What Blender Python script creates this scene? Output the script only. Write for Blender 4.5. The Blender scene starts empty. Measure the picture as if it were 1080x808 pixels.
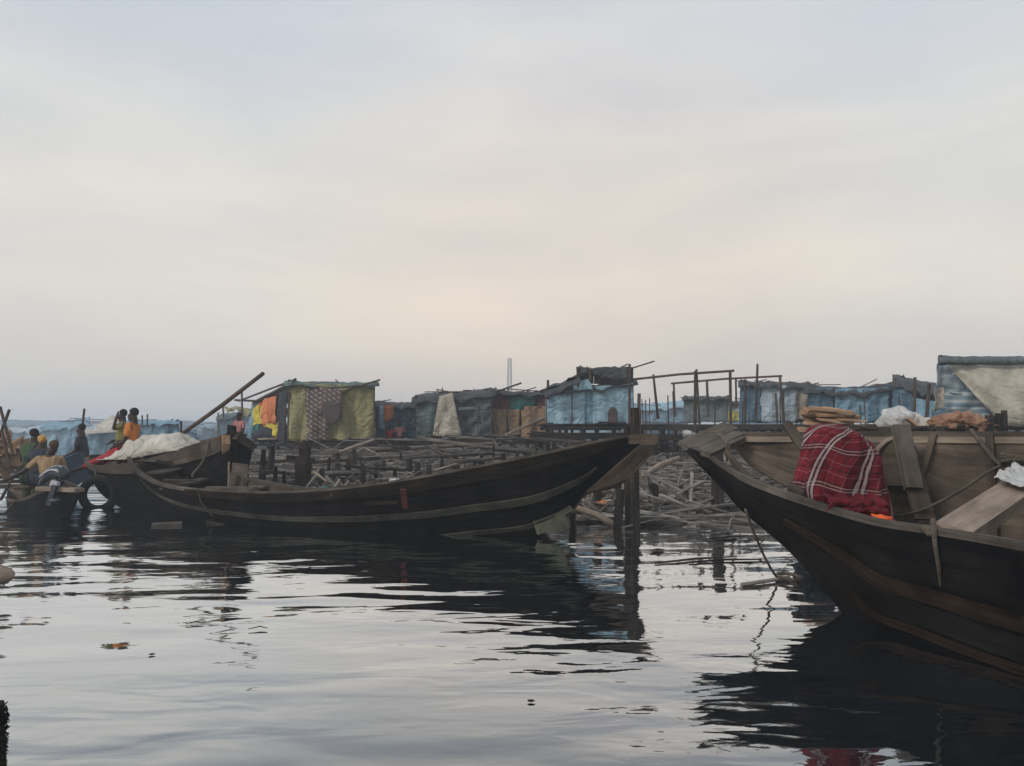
import bpy, bmesh, math, random
from mathutils import Vector, Matrix, noise
R = math.radians
rnd = random.Random(7)
sc = bpy.context.scene
COL = sc.collection

# ------------------------------------------------------------------ camera
F, CX, CY, HOR, CH = 800.0, 540.0, 404.0, 455.0, 1.3
PITCH = math.atan((HOR - CY) / F)
cam_d = bpy.data.cameras.new('camera')
cam = bpy.data.objects.new('camera', cam_d)
COL.objects.link(cam)
cam.location = (0, 0, CH)
cam.rotation_euler = (math.pi / 2 + PITCH, 0, 0)
cam_d.sensor_width = 36
cam_d.lens = F / 1080 * 36
cam_d.clip_start = 0.05
cam_d.clip_end = 2000
sc.camera = cam


def ray(px, py):
    u, v = (px - CX) / F, (CY - py) / F
    return Vector((u, math.cos(PITCH) - v * math.sin(PITCH), v * math.cos(PITCH) + math.sin(PITCH)))


def P(px, py, Y):            # the place seen at (px, py) in the photo, Y metres away
    d = ray(px, py)
    return Vector((0, 0, CH)) + d * (Y / d.y)


def W(px, py, z=0.0):        # the same on the level z
    d = ray(px, py)
    return Vector((0, 0, CH)) + d * ((z - CH) / d.z)


def V(*a):
    return Vector(a)


def nz(x, y, z=0.0):
    return noise.noise(Vector((x, y, z)))


# ------------------------------------------------------------------ materials
def new_mat(name):
    m = bpy.data.materials.new(name)
    m.use_nodes = True
    nt = m.node_tree
    b = nt.nodes['Principled BSDF']
    return m, nt, b


def N(nt, t, **kw):
    n = nt.nodes.new(t)
    for k, v in kw.items():
        if k in n.inputs:
            n.inputs[k].default_value = v
        else:
            setattr(n, k, v)
    return n


def ramp(nt, src, stops):
    r = nt.nodes.new('ShaderNodeValToRGB')
    e = r.color_ramp.elements
    while len(e) < len(stops):
        e.new(0.5)
    for i, (p, c) in enumerate(stops):
        e[i].position = p
        e[i].color = (c[0], c[1], c[2], 1) if not isinstance(c, (int, float)) else (c, c, c, 1)
    nt.links.new(src, r.inputs[0])
    return r


def mixc(nt, fac, a, b, mode='MIX'):
    m = nt.nodes.new('ShaderNodeMix')
    m.data_type = 'RGBA'
    m.blend_type = mode
    for sock, val in ((m.inputs[0], fac), (m.inputs[6], a), (m.inputs[7], b)):
        if isinstance(val, bpy.types.NodeSocket):
            nt.links.new(val, sock)
        elif isinstance(val, (int, float)):
            sock.default_value = val if sock == m.inputs[0] else (val, val, val, 1)
        else:
            sock.default_value = (val[0], val[1], val[2], 1)
    return m.outputs[2]


def wood(name, dark, light, rough=0.75, su=1.3, sv=16.0, stain=(0.5, 0.75), stainc=None, rand=0.0, bump=0.5, spec=0.3):
    m, nt, b = new_mat(name)
    L = nt.links.new
    tc = N(nt, 'ShaderNodeTexCoord')
    mp = N(nt, 'ShaderNodeMapping')
    mp.inputs['Scale'].default_value = (su, sv, 1)
    L(tc.outputs['UV'], mp.inputs[0])
    oi = N(nt, 'ShaderNodeObjectInfo')
    mp3 = N(nt, 'ShaderNodeVectorMath', operation='ADD')
    mul = N(nt, 'ShaderNodeMath', operation='MULTIPLY')
    mul.inputs[1].default_value = 37.0
    L(oi.outputs['Random'], mul.inputs[0])
    L(mp.outputs[0], mp3.inputs[0])
    L(mul.outputs[0], mp3.inputs[1])
    n1 = N(nt, 'ShaderNodeTexNoise', Scale=1.6, Detail=8.0, Roughness=0.65)
    n1.noise_dimensions = '3D'
    L(mp3.outputs[0], n1.inputs['Vector'])
    r1 = ramp(nt, n1.outputs[0], [(0.3, dark), (0.72, light)])
    n2 = N(nt, 'ShaderNodeTexNoise', Scale=2.1, Detail=5.0, Roughness=0.6)
    L(tc.outputs['Object'], n2.inputs['Vector'])
    r2 = ramp(nt, n2.outputs[0], [(stain[0] - 0.12, 0.0), (stain[1], 1.0)])
    sc_ = stainc or tuple(c * 0.35 for c in dark)
    c = mixc(nt, r2.outputs[0], r1.outputs[0], sc_)
    if rand:
        mr = N(nt, 'ShaderNodeMapRange')
        mr.inputs[3].default_value = 1 - rand
        mr.inputs[4].default_value = 1 + rand
        L(oi.outputs['Random'], mr.inputs[0])
        hs = N(nt, 'ShaderNodeHueSaturation')
        L(c, hs.inputs['Color'])
        L(mr.outputs[0], hs.inputs['Value'])
        c = hs.outputs[0]
    L(c, b.inputs['Base Color'])
    b.inputs['Roughness'].default_value = rough
    b.inputs['Specular IOR Level'].default_value = spec
    bp = N(nt, 'ShaderNodeBump', Strength=bump, Distance=0.01)
    L(n1.outputs[0], bp.inputs['Height'])
    L(bp.outputs[0], b.inputs['Normal'])
    return m


def cloth(name, col, dirt=None, rough=0.7, spec=0.25, wr=1.0, scale=4.0, amount=0.6, trans=0.0):
    m, nt, b = new_mat(name)
    L = nt.links.new
    tc = N(nt, 'ShaderNodeTexCoord')
    dirt = dirt or tuple(c * 0.45 for c in col)
    n1 = N(nt, 'ShaderNodeTexNoise', Scale=1.1, Detail=7.0, Roughness=0.62, Distortion=0.6)
    L(tc.outputs['Object'], n1.inputs['Vector'])
    r1 = ramp(nt, n1.outputs[0], [(0.42, 0.0), (0.8, amount)])
    n2 = N(nt, 'ShaderNodeTexNoise', Scale=scale, Detail=6.0, Roughness=0.6, Distortion=1.2)
    L(tc.outputs['Object'], n2.inputs['Vector'])
    c = mixc(nt, r1.outputs[0], col, dirt)
    L(c, b.inputs['Base Color'])
    b.inputs['Roughness'].default_value = rough
    b.inputs['Specular IOR Level'].default_value = spec
    n3 = N(nt, 'ShaderNodeTexNoise', Scale=1.7, Detail=3.0, Roughness=0.5, Distortion=1.6)
    L(tc.outputs['Object'], n3.inputs['Vector'])
    rg = ramp(nt, n3.outputs[0], [(0.25, 0.0), (0.49, 1.0), (0.52, 0.93), (0.75, 0.1)])
    ad = N(nt, 'ShaderNodeMath', operation='MULTIPLY_ADD'); ad.inputs[1].default_value = 1.3
    L(rg.outputs[0], ad.inputs[0]); L(n2.outputs[0], ad.inputs[2])
    bp = N(nt, 'ShaderNodeBump', Strength=wr * .8, Distance=0.055)
    L(ad.outputs[0], bp.inputs['Height'])
    st = N(nt, 'ShaderNodeMapping'); st.inputs['Scale'].default_value = (5, 5, .7); L(tc.outputs['Object'], st.inputs[0])
    sn = N(nt, 'ShaderNodeTexNoise', Scale=1.0, Detail=5.0); L(st.outputs[0], sn.inputs['Vector'])
    sr2 = ramp(nt, sn.outputs[0], [(0.3, 0.72), (0.7, 1.15)])
    c = mixc(nt, 1.0, c, sr2.outputs[0], 'MULTIPLY'); L(c, b.inputs['Base Color'])
    L(bp.outputs[0], b.inputs['Normal'])
    return m


def plain(name, col, rough=0.6, spec=0.3, metal=0.0):
    m, nt, b = new_mat(name)
    n1 = N(nt, 'ShaderNodeTexNoise', Scale=9.0, Detail=5.0)
    tc = N(nt, 'ShaderNodeTexCoord')
    nt.links.new(tc.outputs['Object'], n1.inputs['Vector'])
    c = mixc(nt, n1.outputs[0], tuple(x * 0.7 for x in col), tuple(min(1, x * 1.25) for x in col))
    nt.links.new(c, b.inputs['Base Color'])
    b.inputs['Roughness'].default_value = rough
    b.inputs['Specular IOR Level'].default_value = spec
    b.inputs['Metallic'].default_value = metal
    return m


def band(nt, src, period, centre, half):
    """1 inside a stripe, 0 outside"""
    a = N(nt, 'ShaderNodeMath', operation='DIVIDE'); a.inputs[1].default_value = period
    nt.links.new(src, a.inputs[0])
    f = N(nt, 'ShaderNodeMath', operation='FRACT'); nt.links.new(a.outputs[0], f.inputs[0])
    c = N(nt, 'ShaderNodeMath', operation='COMPARE')
    c.inputs[1].default_value = centre; c.inputs[2].default_value = half
    nt.links.new(f.outputs[0], c.inputs[0])
    return c.outputs[0]


def addv(nt, *s):
    o = s[0]
    for x in s[1:]:
        a = N(nt, 'ShaderNodeMath', operation='MAXIMUM')
        nt.links.new(o, a.inputs[0]); nt.links.new(x, a.inputs[1]); o = a.outputs[0]
    return o


def plaid():
    m, nt, b = new_mat('red_tartan_wool')
    L = nt.links.new
    tc = N(nt, 'ShaderNodeTexCoord')
    wn = N(nt, 'ShaderNodeTexNoise', Scale=3.0, Detail=2.0)
    L(tc.outputs['Object'], wn.inputs['Vector'])
    wv = N(nt, 'ShaderNodeVectorMath', operation='MULTIPLY_ADD')
    wv.inputs[1].default_value = (0.05, 0.05, 0)
    L(wn.outputs['Color'], wv.inputs[0]); L(tc.outputs['UV'], wv.inputs[2])
    sp = N(nt, 'ShaderNodeSeparateXYZ'); L(wv.outputs[0], sp.inputs[0])
    u, v = sp.outputs[0], sp.outputs[1]
    uw = addv(nt, band(nt, u, 0.38, 0.44, 0.032), band(nt, u, 0.38, 0.56, 0.032))
    vw = addv(nt, band(nt, v, 0.3, 0.46, 0.016), band(nt, v, 0.3, 0.55, 0.016))
    ub = addv(nt, band(nt, u, 0.38, 0.5, 0.026), band(nt, u, 0.38, 0.385, 0.02), band(nt, u, 0.38, 0.615, 0.02), band(nt, u, 0.38, 0.03, 0.014), band(nt, u, 0.38, 0.08, 0.008))
    vb = addv(nt, band(nt, v, 0.3, 0.505, 0.02), band(nt, v, 0.3, 0.41, 0.018), band(nt, v, 0.3, 0.6, 0.018), band(nt, v, 0.3, 0.03, 0.02))
    n = N(nt, 'ShaderNodeTexNoise', Scale=5.0, Detail=5.0); L(tc.outputs['Object'], n.inputs['Vector'])
    c = mixc(nt, n.outputs[0], (0.075, 0.007, 0.012), (0.2, 0.016, 0.026))
    dk = addv(nt, ub, vb)
    md = N(nt, 'ShaderNodeMath', operation='MULTIPLY'); md.inputs[1].default_value = 0.75; L(dk, md.inputs[0])
    c = mixc(nt, md.outputs[0], c, (0.022, 0.01, 0.014))
    mw = N(nt, 'ShaderNodeMath', operation='MULTIPLY'); mw.inputs[1].default_value = 0.5; L(vw, mw.inputs[0])
    c = mixc(nt, mw.outputs[0], c, (0.36, 0.3, 0.28))
    mw = N(nt, 'ShaderNodeMath', operation='MULTIPLY'); mw.inputs[1].default_value = 0.7; L(uw, mw.inputs[0])
    c = mixc(nt, mw.outputs[0], c, (0.42, 0.36, 0.35))
    tl = addv(nt, band(nt, u, 0.38, 0.18, 0.007), band(nt, u, 0.38, 0.82, 0.007), band(nt, v, 0.3, 0.16, 0.008), band(nt, v, 0.3, 0.85, 0.008))
    mt_ = N(nt, 'ShaderNodeMath', operation='MULTIPLY'); mt_.inputs[1].default_value = 0.45; L(tl, mt_.inputs[0])
    c = mixc(nt, mt_.outputs[0], c, (0.3, 0.2, 0.19))
    wv2 = N(nt, 'ShaderNodeTexNoise', Scale=2.6, Detail=4.0); L(tc.outputs['Object'], wv2.inputs['Vector'])
    wr2 = ramp(nt, wv2.outputs[0], [(0.35, 0.6), (0.6, 1.0)])
    c = mixc(nt, 1.0, c, wr2.outputs[0], 'MULTIPLY')
    L(c, b.inputs['Base Color'])
    b.inputs['Roughness'].default_value = 0.9
    b.inputs['Specular IOR Level'].default_value = 0.15
    nb = N(nt, 'ShaderNodeTexNoise', Scale=9.0, Detail=5.0, Distortion=0.8); L(tc.outputs['Object'], nb.inputs['Vector'])
    bp = N(nt, 'ShaderNodeBump', Strength=0.9, Distance=0.05); L(nb.outputs[0], bp.inputs['Height']); L(bp.outputs[0], b.inputs['Normal'])
    return m


def dashed():
    m, nt, b = new_mat('brown_dashed_print')
    L = nt.links.new
    tc = N(nt, 'ShaderNodeTexCoord')
    mp = N(nt, 'ShaderNodeMapping'); mp.inputs['Rotation'].default_value = (0, 0, R(-32)); L(tc.outputs['UV'], mp.inputs[0])
    sp = N(nt, 'ShaderNodeSeparateXYZ'); L(mp.outputs[0], sp.inputs[0])
    v = sp.outputs[1]
    s = N(nt, 'ShaderNodeMath', operation='MULTIPLY_ADD'); s.inputs[1].default_value = 0.7
    fl = N(nt, 'ShaderNodeMath', operation='SNAP'); fl.inputs[1].default_value = 0.13; L(v, fl.inputs[0])
    L(fl.outputs[0], s.inputs[0]); L(sp.outputs[0], s.inputs[2])
    a = band(nt, v, 0.13, 0.5, 0.09); c_ = band(nt, s.outputs[0], 0.17, 0.5, 0.3)
    mm = N(nt, 'ShaderNodeMath', operation='MULTIPLY'); L(a, mm.inputs[0]); L(c_, mm.inputs[1])
    c = mixc(nt, mm.outputs[0], (0.085, 0.055, 0.05), (0.42, 0.38, 0.34))
    L(c, b.inputs['Base Color']); b.inputs['Roughness'].default_value = 0.8
    return m


def camo():
    m, nt, b = new_mat('camouflage_cotton')
    tc = N(nt, 'ShaderNodeTexCoord')
    n = N(nt, 'ShaderNodeTexNoise', Scale=7.0, Detail=2.0); nt.links.new(tc.outputs['Object'], n.inputs['Vector'])
    r = ramp(nt, n.outputs[0], [(0.0, (0.012, 0.014, 0.01)), (0.45, (0.03, 0.075, 0.025)), (0.56, (0.07, 0.05, 0.03)), (0.64, (0.015, 0.016, 0.012))])
    r.color_ramp.interpolation = 'CONSTANT'
    nt.links.new(r.outputs[0], b.inputs['Base Color']); b.inputs['Roughness'].default_value = 0.9
    return m


def striped():
    m, nt, b = new_mat('blue_white_striped_tarp')
    tc = N(nt, 'ShaderNodeTexCoord')
    sp = N(nt, 'ShaderNodeSeparateXYZ'); nt.links.new(tc.outputs['UV'], sp.inputs[0])
    s = band(nt, sp.outputs[1], 0.17, 0.5, 0.23)
    n = N(nt, 'ShaderNodeTexNoise', Scale=5.0, Detail=4.0); nt.links.new(tc.outputs['Object'], n.inputs['Vector'])
    c = mixc(nt, s, (0.09, 0.2, 0.3), (0.5, 0.56, 0.6))
    c = mixc(nt, n.outputs[0], c, (0.2, 0.22, 0.22))
    nt.links.new(c, b.inputs['Base Color']); b.inputs['Roughness'].default_value = 0.7
    return m


M = dict(
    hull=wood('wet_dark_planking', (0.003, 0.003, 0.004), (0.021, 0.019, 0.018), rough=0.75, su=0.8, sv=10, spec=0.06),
    hull_red=wood('faded_red_brown_planking', (0.012, 0.008, 0.006), (0.048, 0.031, 0.022), rough=0.8, spec=0.06),
    hull_brown=wood('dark_brown_plank', (0.01, 0.008, 0.006), (0.042, 0.033, 0.025), rough=0.8, spec=0.08),
    rust=wood('rust_red_paint_batten', (0.05, 0.013, 0.009), (0.13, 0.036, 0.024), rough=0.85),
    green_wood=wood('algae_green_board', (0.03, 0.032, 0.024), (0.1, 0.1, 0.075), rough=0.85, spec=0.15, stain=(0.5, 0.7), stainc=(0.012, 0.013, 0.011)),
    brown=wood('brown_timber', (0.04, 0.029, 0.021), (0.135, 0.105, 0.078), rough=0.8, stain=(0.52, 0.8), spec=0.2),
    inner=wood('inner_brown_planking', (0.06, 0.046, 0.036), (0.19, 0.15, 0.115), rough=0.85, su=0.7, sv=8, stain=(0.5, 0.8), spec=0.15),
    rail=wood('worn_gunwale_timber', (0.05, 0.042, 0.034), (0.17, 0.145, 0.12), rough=0.8, spec=0.2),
    pale=wood('pale_sawn_timber', (0.16, 0.125, 0.095), (0.36, 0.29, 0.23), rough=0.85, sv=12, stain=(0.55, 0.85), stainc=(0.09, 0.07, 0.055), spec=0.2),
    cut=wood('fresh_cut_slab', (0.1, 0.055, 0.03), (0.46, 0.29, 0.17), rough=0.85, sv=9, stain=(0.6, 0.9), rand=0.3),
    bark=wood('dark_bark', (0.02, 0.015, 0.012), (0.07, 0.05, 0.04), rough=0.95),
    log=wood('weathered_grey_log', (0.04, 0.037, 0.035), (0.46, 0.42, 0.375), rough=0.9, sv=9, stain=(0.5, 0.85), rand=0.6, spec=0.2),
    stump=wood('charred_stake', (0.012, 0.011, 0.011), (0.055, 0.048, 0.043), rough=0.9, rand=0.4, spec=0.15),
    pile=wood('soaked_grey_pile', (0.02, 0.017, 0.015), (0.085, 0.072, 0.06), rough=0.85, su=0.9, sv=20, spec=0.15),
    plank=wood('weathered_plank', (0.025, 0.022, 0.02), (0.16, 0.135, 0.11), rough=0.9, rand=0.5, spec=0.2),
    pole=wood('round_pole', (0.05, 0.035, 0.028), (0.13, 0.095, 0.075), rough=0.85, rand=0.25, spec=0.2),
    deck=wood('dark_deck_boards', (0.018, 0.016, 0.015), (0.065, 0.056, 0.05), rough=0.9, spec=0.15),
    rope=wood('hemp_rope', (0.05, 0.042, 0.032), (0.2, 0.17, 0.13), rough=0.95, su=60, sv=3, rand=0.2),
    blue=cloth('blue_tarp', (0.19, 0.33, 0.43), (0.1, 0.2, 0.27), wr=0.9),
    lblue=cloth('light_blue_tarp', (0.29, 0.44, 0.53), (0.14, 0.25, 0.32), wr=0.9),
    dblue=cloth('deep_blue_tarp', (0.09, 0.17, 0.24), (0.04, 0.07, 0.09), wr=0.9),
    bwhite=cloth('white_blue_tarp', (0.4, 0.48, 0.54), (0.2, 0.26, 0.3), wr=0.8),
    green=cloth('olive_green_tarp', (0.285, 0.26, 0.125), (0.11, 0.11, 0.06), wr=1.0, scale=5),
    gteal=cloth('grey_green_tarp', (0.11, 0.155, 0.145), (0.05, 0.07, 0.07), wr=1.0),
    grey=cloth('grey_tarp', (0.12, 0.145, 0.155), (0.05, 0.06, 0.065), wr=1.0),
    beige=cloth('beige_canvas', (0.42, 0.38, 0.31), (0.2, 0.18, 0.14), wr=1.0),
    cream=cloth('dirty_cream_tarp', (0.4, 0.38, 0.31), (0.24, 0.22, 0.18), wr=0.6, scale=2.5),
    black=cloth('black_tarp', (0.03, 0.034, 0.04), (0.015, 0.016, 0.02), wr=1.0),
    charcoal=cloth('charcoal_tarp', (0.06, 0.066, 0.07), (0.03, 0.03, 0.032), wr=1.0),
    yellow=cloth('yellow_cloth', (0.6, 0.5, 0.06), (0.4, 0.3, 0.05), wr=0.8),
    orange=cloth('orange_cloth', (0.6, 0.2, 0.08), (0.4, 0.12, 0.05), wr=0.8),
    red_or=cloth('red_orange_cloth', (0.5, 0.09, 0.04), (0.3, 0.06, 0.03), wr=0.8),
    teal=cloth('teal_cloth', (0.03, 0.13, 0.12), wr=0.8),
    jute=cloth('brown_jute_sheet', (0.3, 0.2, 0.12), (0.14, 0.09, 0.055), wr=0.9),
    maroon=cloth('maroon_cloth', (0.12, 0.05, 0.045), wr=0.8),
    white=cloth('white_sack', (0.55, 0.55, 0.54), (0.3, 0.29, 0.27), wr=1.0, scale=7),
    tarpw=cloth('off_white_canvas_cover', (0.52, 0.49, 0.43), (0.3, 0.28, 0.23), wr=1.0, scale=3),
    hide=cloth('tan_hide', (0.36, 0.2, 0.13), (0.16, 0.08, 0.05), wr=1.0, scale=8),
    mesh_patch=cloth('dark_patch', (0.075, 0.06, 0.06), wr=0.4),
    skin=plain('dark_skin', (0.035, 0.02, 0.014), 0.55),
    hair=plain('black_hair', (0.012, 0.01, 0.01), 0.9),
    hairbrown=plain('brown_hair', (0.06, 0.03, 0.015), 0.9),
    tan=cloth('tan_cotton', (0.33, 0.22, 0.12), wr=0.7),
    vest=cloth('orange_vest_fabric', (0.5, 0.17, 0.03), wr=0.5),
    redcl=cloth('red_trousers_fabric', (0.4, 0.02, 0.03), wr=0.5),
    yel=cloth('yellow_shirt_fabric', (0.22, 0.22, 0.07), wr=0.5),
    darkcl=cloth('dark_blue_fabric', (0.025, 0.03, 0.045), wr=0.6),
    dress=cloth('dark_red_print', (0.14, 0.006, 0.014), (0.05, 0.005, 0.01), wr=1.0, scale=12),
    pink=cloth('pink_fabric', (0.4, 0.17, 0.17), wr=0.5),
    hivis=cloth('bright_orange_fabric', (0.85, 0.14, 0.03), (0.7, 0.08, 0.02), wr=0.8, amount=0.3),
    yhead=cloth('mustard_headscarf', (0.5, 0.28, 0.07), wr=0.6),
    rubber=plain('black_rubber', (0.012, 0.012, 0.013), 0.85),
    cowl=plain('motor_cowl_paint', (0.02, 0.025, 0.035), 0.35, 0.5),
    cowlw=plain('motor_grey_panel', (0.4, 0.42, 0.45), 0.4, 0.5),
    navy=plain('navy_hull_paint', (0.035, 0.055, 0.085), 0.7, 0.15),
    metal=plain('galvanised_steel', (0.25, 0.26, 0.28), 0.5, 0.5, 0.5),
    moss=plain('mossy_growth', (0.014, 0.014, 0.008), 0.95, 0.1),
    plaster=wood('algae_concrete', (0.05, 0.055, 0.035), (0.17, 0.17, 0.13), rough=0.9, su=6, sv=6, spec=0.1),
    tartan=plaid(), dash=dashed(), camo=camo(), striped=striped(),
)


# ------------------------------------------------------------------ mesh building
def tag(o, label=None, cat=None, group=None, kind=None):
    if label: o['label'] = label
    if cat: o['category'] = cat
    if group: o['group'] = group
    if kind: o['kind'] = kind
    return o


def thing(name, label, cat, loc, group=None):
    o = bpy.data.objects.new(name, None)
    o.empty_display_size = 0.2
    COL.objects.link(o)
    o.location = loc
    return tag(o, label, cat, group)


class MB:
    def __init__(s):
        s.v, s.f, s.uv = [], [], []

    def quad_uv(s, f, uv):
        s.f.append(f); s.uv.append(uv)

    def beam(s, p0, p1, w, h, up=(0, 0, 1), j=0.0, taper=1.0):
        p0, p1 = Vector(p0), Vector(p1)
        d = (p1 - p0); ln = d.length
        if ln < 1e-6: return s
        d.normalize()
        up = Vector(up)
        sd = d.cross(up)
        if sd.length < 1e-3: sd = d.cross(Vector((1, 0, 0)))
        sd.normalize(); u2 = sd.cross(d)
        b = len(s.v)
        o = rnd.random() * 20
        for k, p in enumerate((p0, p1)):
            t = 1.0 if k == 0 else taper
            for a, c in ((-1, -1), (1, -1), (1, 1), (-1, 1)):
                jj = Vector((rnd.uniform(-j, j), rnd.uniform(-j, j), rnd.uniform(-j, j)))
                s.v.append(p + sd * (a * w / 2 * t) + u2 * (c * h / 2 * t) + jj)
        for i in range(4):
            k = (i + 1) % 4
            wd = w if i % 2 == 0 else h
            s.quad_uv((b + i, b + k, b + 4 + k, b + 4 + i), [(o, o + i * .3), (o, o + i * .3 + wd), (o + ln, o + i * .3 + wd), (o + ln, o + i * .3)])
        s.quad_uv((b + 3, b + 2, b + 1, b), [(o, o), (o + .1, o), (o + .1, o + .1), (o, o + .1)])
        s.quad_uv((b + 4, b + 5, b + 6, b + 7), [(o, o), (o + .1, o), (o + .1, o + .1), (o, o + .1)])
        return s

    def tube(s, pts, r, seg=8, jit=0.0, cap=True):
        pts = [Vector(p) for p in pts]
        n = len(pts)
        rs = r if isinstance(r, (list, tuple)) else [r] * n
        b = len(s.v)
        ln = 0; o = rnd.random() * 20
        lens = []
        ref = None
        for i, p in enumerate(pts):
            if i: ln += (p - pts[i - 1]).length
            lens.append(ln)
            d = (pts[min(i + 1, n - 1)] - pts[max(i - 1, 0)]).normalized()
            if ref is None:
                ref = d.cross(Vector((0, 0, 1)))
                if ref.length < 1e-2: ref = d.cross(Vector((1, 0, 0)))
            ref = (ref - d * ref.dot(d)).normalized()
            u2 = ref.cross(d)
            for k in range(seg):
                a = 2 * math.pi * k / seg
                q = rs[i] * (1 + rnd.uniform(-jit, jit))
                s.v.append(p + ref * math.cos(a) * q + u2 * math.sin(a) * q)
        for i in range(n - 1):
            for k in range(seg):
                k2 = (k + 1) % seg
                c = 2 * math.pi * rs[i] / seg
                s.quad_uv((b + i * seg + k, b + i * seg + k2, b + (i + 1) * seg + k2, b + (i + 1) * seg + k),
                          [(o + lens[i], k * c), (o + lens[i], (k + 1) * c), (o + lens[i + 1], (k + 1) * c), (o + lens[i + 1], k * c)])
        if cap:
            s.f.append(tuple(b + k for k in range(seg))[::-1]); s.uv.append([(0, 0)] * seg)
            s.f.append(tuple(b + (n - 1) * seg + k for k in range(seg))); s.uv.append([(0, 0)] * seg)
        return s

    def shell(s, G, t=0.02, uvo=None, closed=False):
        """a solid sheet of thickness t through the grid of points G[i][j]"""
        ni, nj = len(G), len(G[0])
        G = [[Vector(p) for p in row] for row in G]
        nor = []
        for i in range(ni):
            row = []
            for j in range(nj):
                a = G[min(i + 1, ni - 1)][j] - G[max(i - 1, 0)][j]
                c = G[i][min(j + 1, nj - 1)] - G[i][max(j - 1, 0)]
                q = a.cross(c)
                row.append(q.normalized() if q.length > 1e-9 else Vector((0, 0, 1)))
            nor.append(row)
        U = [[0.0] * nj for _ in range(ni)]; Vv = [[0.0] * nj for _ in range(ni)]
        mj = nj // 2; mi = ni // 2
        for i in range(ni):
            for j in range(nj):
                if i: U[i][j] = U[i - 1][j] + (G[i][mj] - G[i - 1][mj]).length
                if j: Vv[i][j] = Vv[i][j - 1] + (G[mi][j] - G[mi][j - 1]).length
        o = uvo if uvo is not None else rnd.random() * 10
        b = len(s.v)
        for sg in (0.5, -0.5):
            for i in range(ni):
                for j in range(nj):
                    s.v.append(G[i][j] + nor[i][j] * t * sg)
        K = ni * nj
        uv = lambda i, j: (o + U[i][j], o + Vv[i][j])
        ix = lambda i, j: b + i * nj + j
        for i in range(ni - 1):
            for j in range(nj - 1):
                q = [(i, j), (i + 1, j), (i + 1, j + 1), (i, j + 1)]
                s.quad_uv(tuple(ix(*e) for e in q), [uv(*e) for e in q])
                s.quad_uv(tuple(K + ix(*e) for e in q[::-1]), [uv(*e) for e in q[::-1]])
        bd = [(i, 0) for i in range(ni)] + [(ni - 1, j) for j in range(1, nj)] + [(i, nj - 1) for i in range(ni - 2, -1, -1)] + [(0, j) for j in range(nj - 2, 0, -1)]
        for a in range(len(bd)):
            e, g = bd[a], bd[(a + 1) % len(bd)]
            s.quad_uv((ix(*g), ix(*e), K + ix(*e), K + ix(*g)), [uv(*g), uv(*e), (uv(*e)[0], uv(*e)[1] + t), (uv(*g)[0], uv(*g)[1] + t)])
        return s

    def blob(s, c, r, n=12, m=8, amp=0.15, fr=1.5, seed=0.0, sq=1.0):
        c = Vector(c); b = len(s.v)
        for i in range(m + 1):
            th = math.pi * i / m
            for k in range(n):
                ph = 2 * math.pi * k / n
                d = Vector((math.sin(th) * math.cos(ph), math.sin(th) * math.sin(ph), math.cos(th)))
                q = 1 + amp * nz(d.x * fr + seed, d.y * fr + seed * 1.7, d.z * fr) * 2
                s.v.append(c + Vector((d.x * r[0], d.y * r[1], (abs(d.z) ** sq) * (1 if d.z > 0 else -1) * r[2])) * q)
        for i in range(m):
            for k in range(n):
                k2 = (k + 1) % n
                s.quad_uv((b + i * n + k, b + (i + 1) * n + k, b + (i + 1) * n + k2, b + i * n + k2),
                          [(k / n, i / m), (k / n, (i + 1) / m), ((k + 1) / n, (i + 1) / m), ((k + 1) / n, i / m)])
        return s

    def mesh(s, name, origin=(0, 0, 0), smooth=False):
        me = bpy.data.meshes.new(name)
        o = Vector(origin)
        me.from_pydata([tuple(p - o) for p in s.v], [], s.f)
        ul = me.uv_layers.new(name='UVMap')
        flat = []
        for u in s.uv:
            for a in u: flat.extend(a)
        ul.data.foreach_set('uv', flat)
        if smooth:
            me.polygons.foreach_set('use_smooth', [True] * len(me.polygons))
        me.update()
        return me

    def build(s, name, mat, root, smooth=False, label=None):
        me = s.mesh(name, root.location, smooth)
        me.materials.append(M[mat] if isinstance(mat, str) else mat)
        o = bpy.data.objects.new(name, me)
        COL.objects.link(o)
        o.parent = root
        if label: o['label'] = label
        return o

    def sub(s, name, mat, part, origin, smooth=False):
        me = s.mesh(name, origin, smooth)
        me.materials.append(M[mat])
        o = bpy.data.objects.new(name, me)
        COL.objects.link(o)
        o.parent = part
        return o

    def single(s, name, mat, label, cat, group=None, smooth=False, kind=None):
        xs = [p.x for p in s.v]; ys = [p.y for p in s.v]; zs = [p.z for p in s.v]
        org = Vector(((min(xs) + max(xs)) / 2, (min(ys) + max(ys)) / 2, min(zs)))
        me = s.mesh(name, org, smooth)
        me.materials.append(M[mat] if isinstance(mat, str) else mat)
        o = bpy.data.objects.new(name, me)
        COL.objects.link(o)
        o.location = org
        return tag(o, label, cat, group, kind)


def cr(pts, n):
    """n points along a Catmull-Rom curve through pts (uniform in index)"""
    out = []
    m = len(pts) - 1
    for k in range(n):
        t = k / (n - 1) * m
        i = min(int(t), m - 1); f = t - i
        p0, p1, p2, p3 = pts[max(i - 1, 0)], pts[i], pts[i + 1], pts[min(i + 2, m)]
        out.append(0.5 * ((2 * p1) + (p2 - p0) * f + (2 * p0 - 5 * p1 + 4 * p2 - p3) * f * f + (3 * p1 - p0 - 3 * p2 + p3) * f ** 3))
    return out


def catenary(a, b, sag, n=14, side=(0, 0, 0)):
    a, b, side = Vector(a), Vector(b), Vector(side)
    return [a.lerp(b, i / (n - 1)) - Vector((0, 0, sag * 4 * (i / (n - 1)) * (1 - i / (n - 1)))) + side * math.sin(math.pi * i / (n - 1)) for i in range(n)]


RAG = [1.0]


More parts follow.
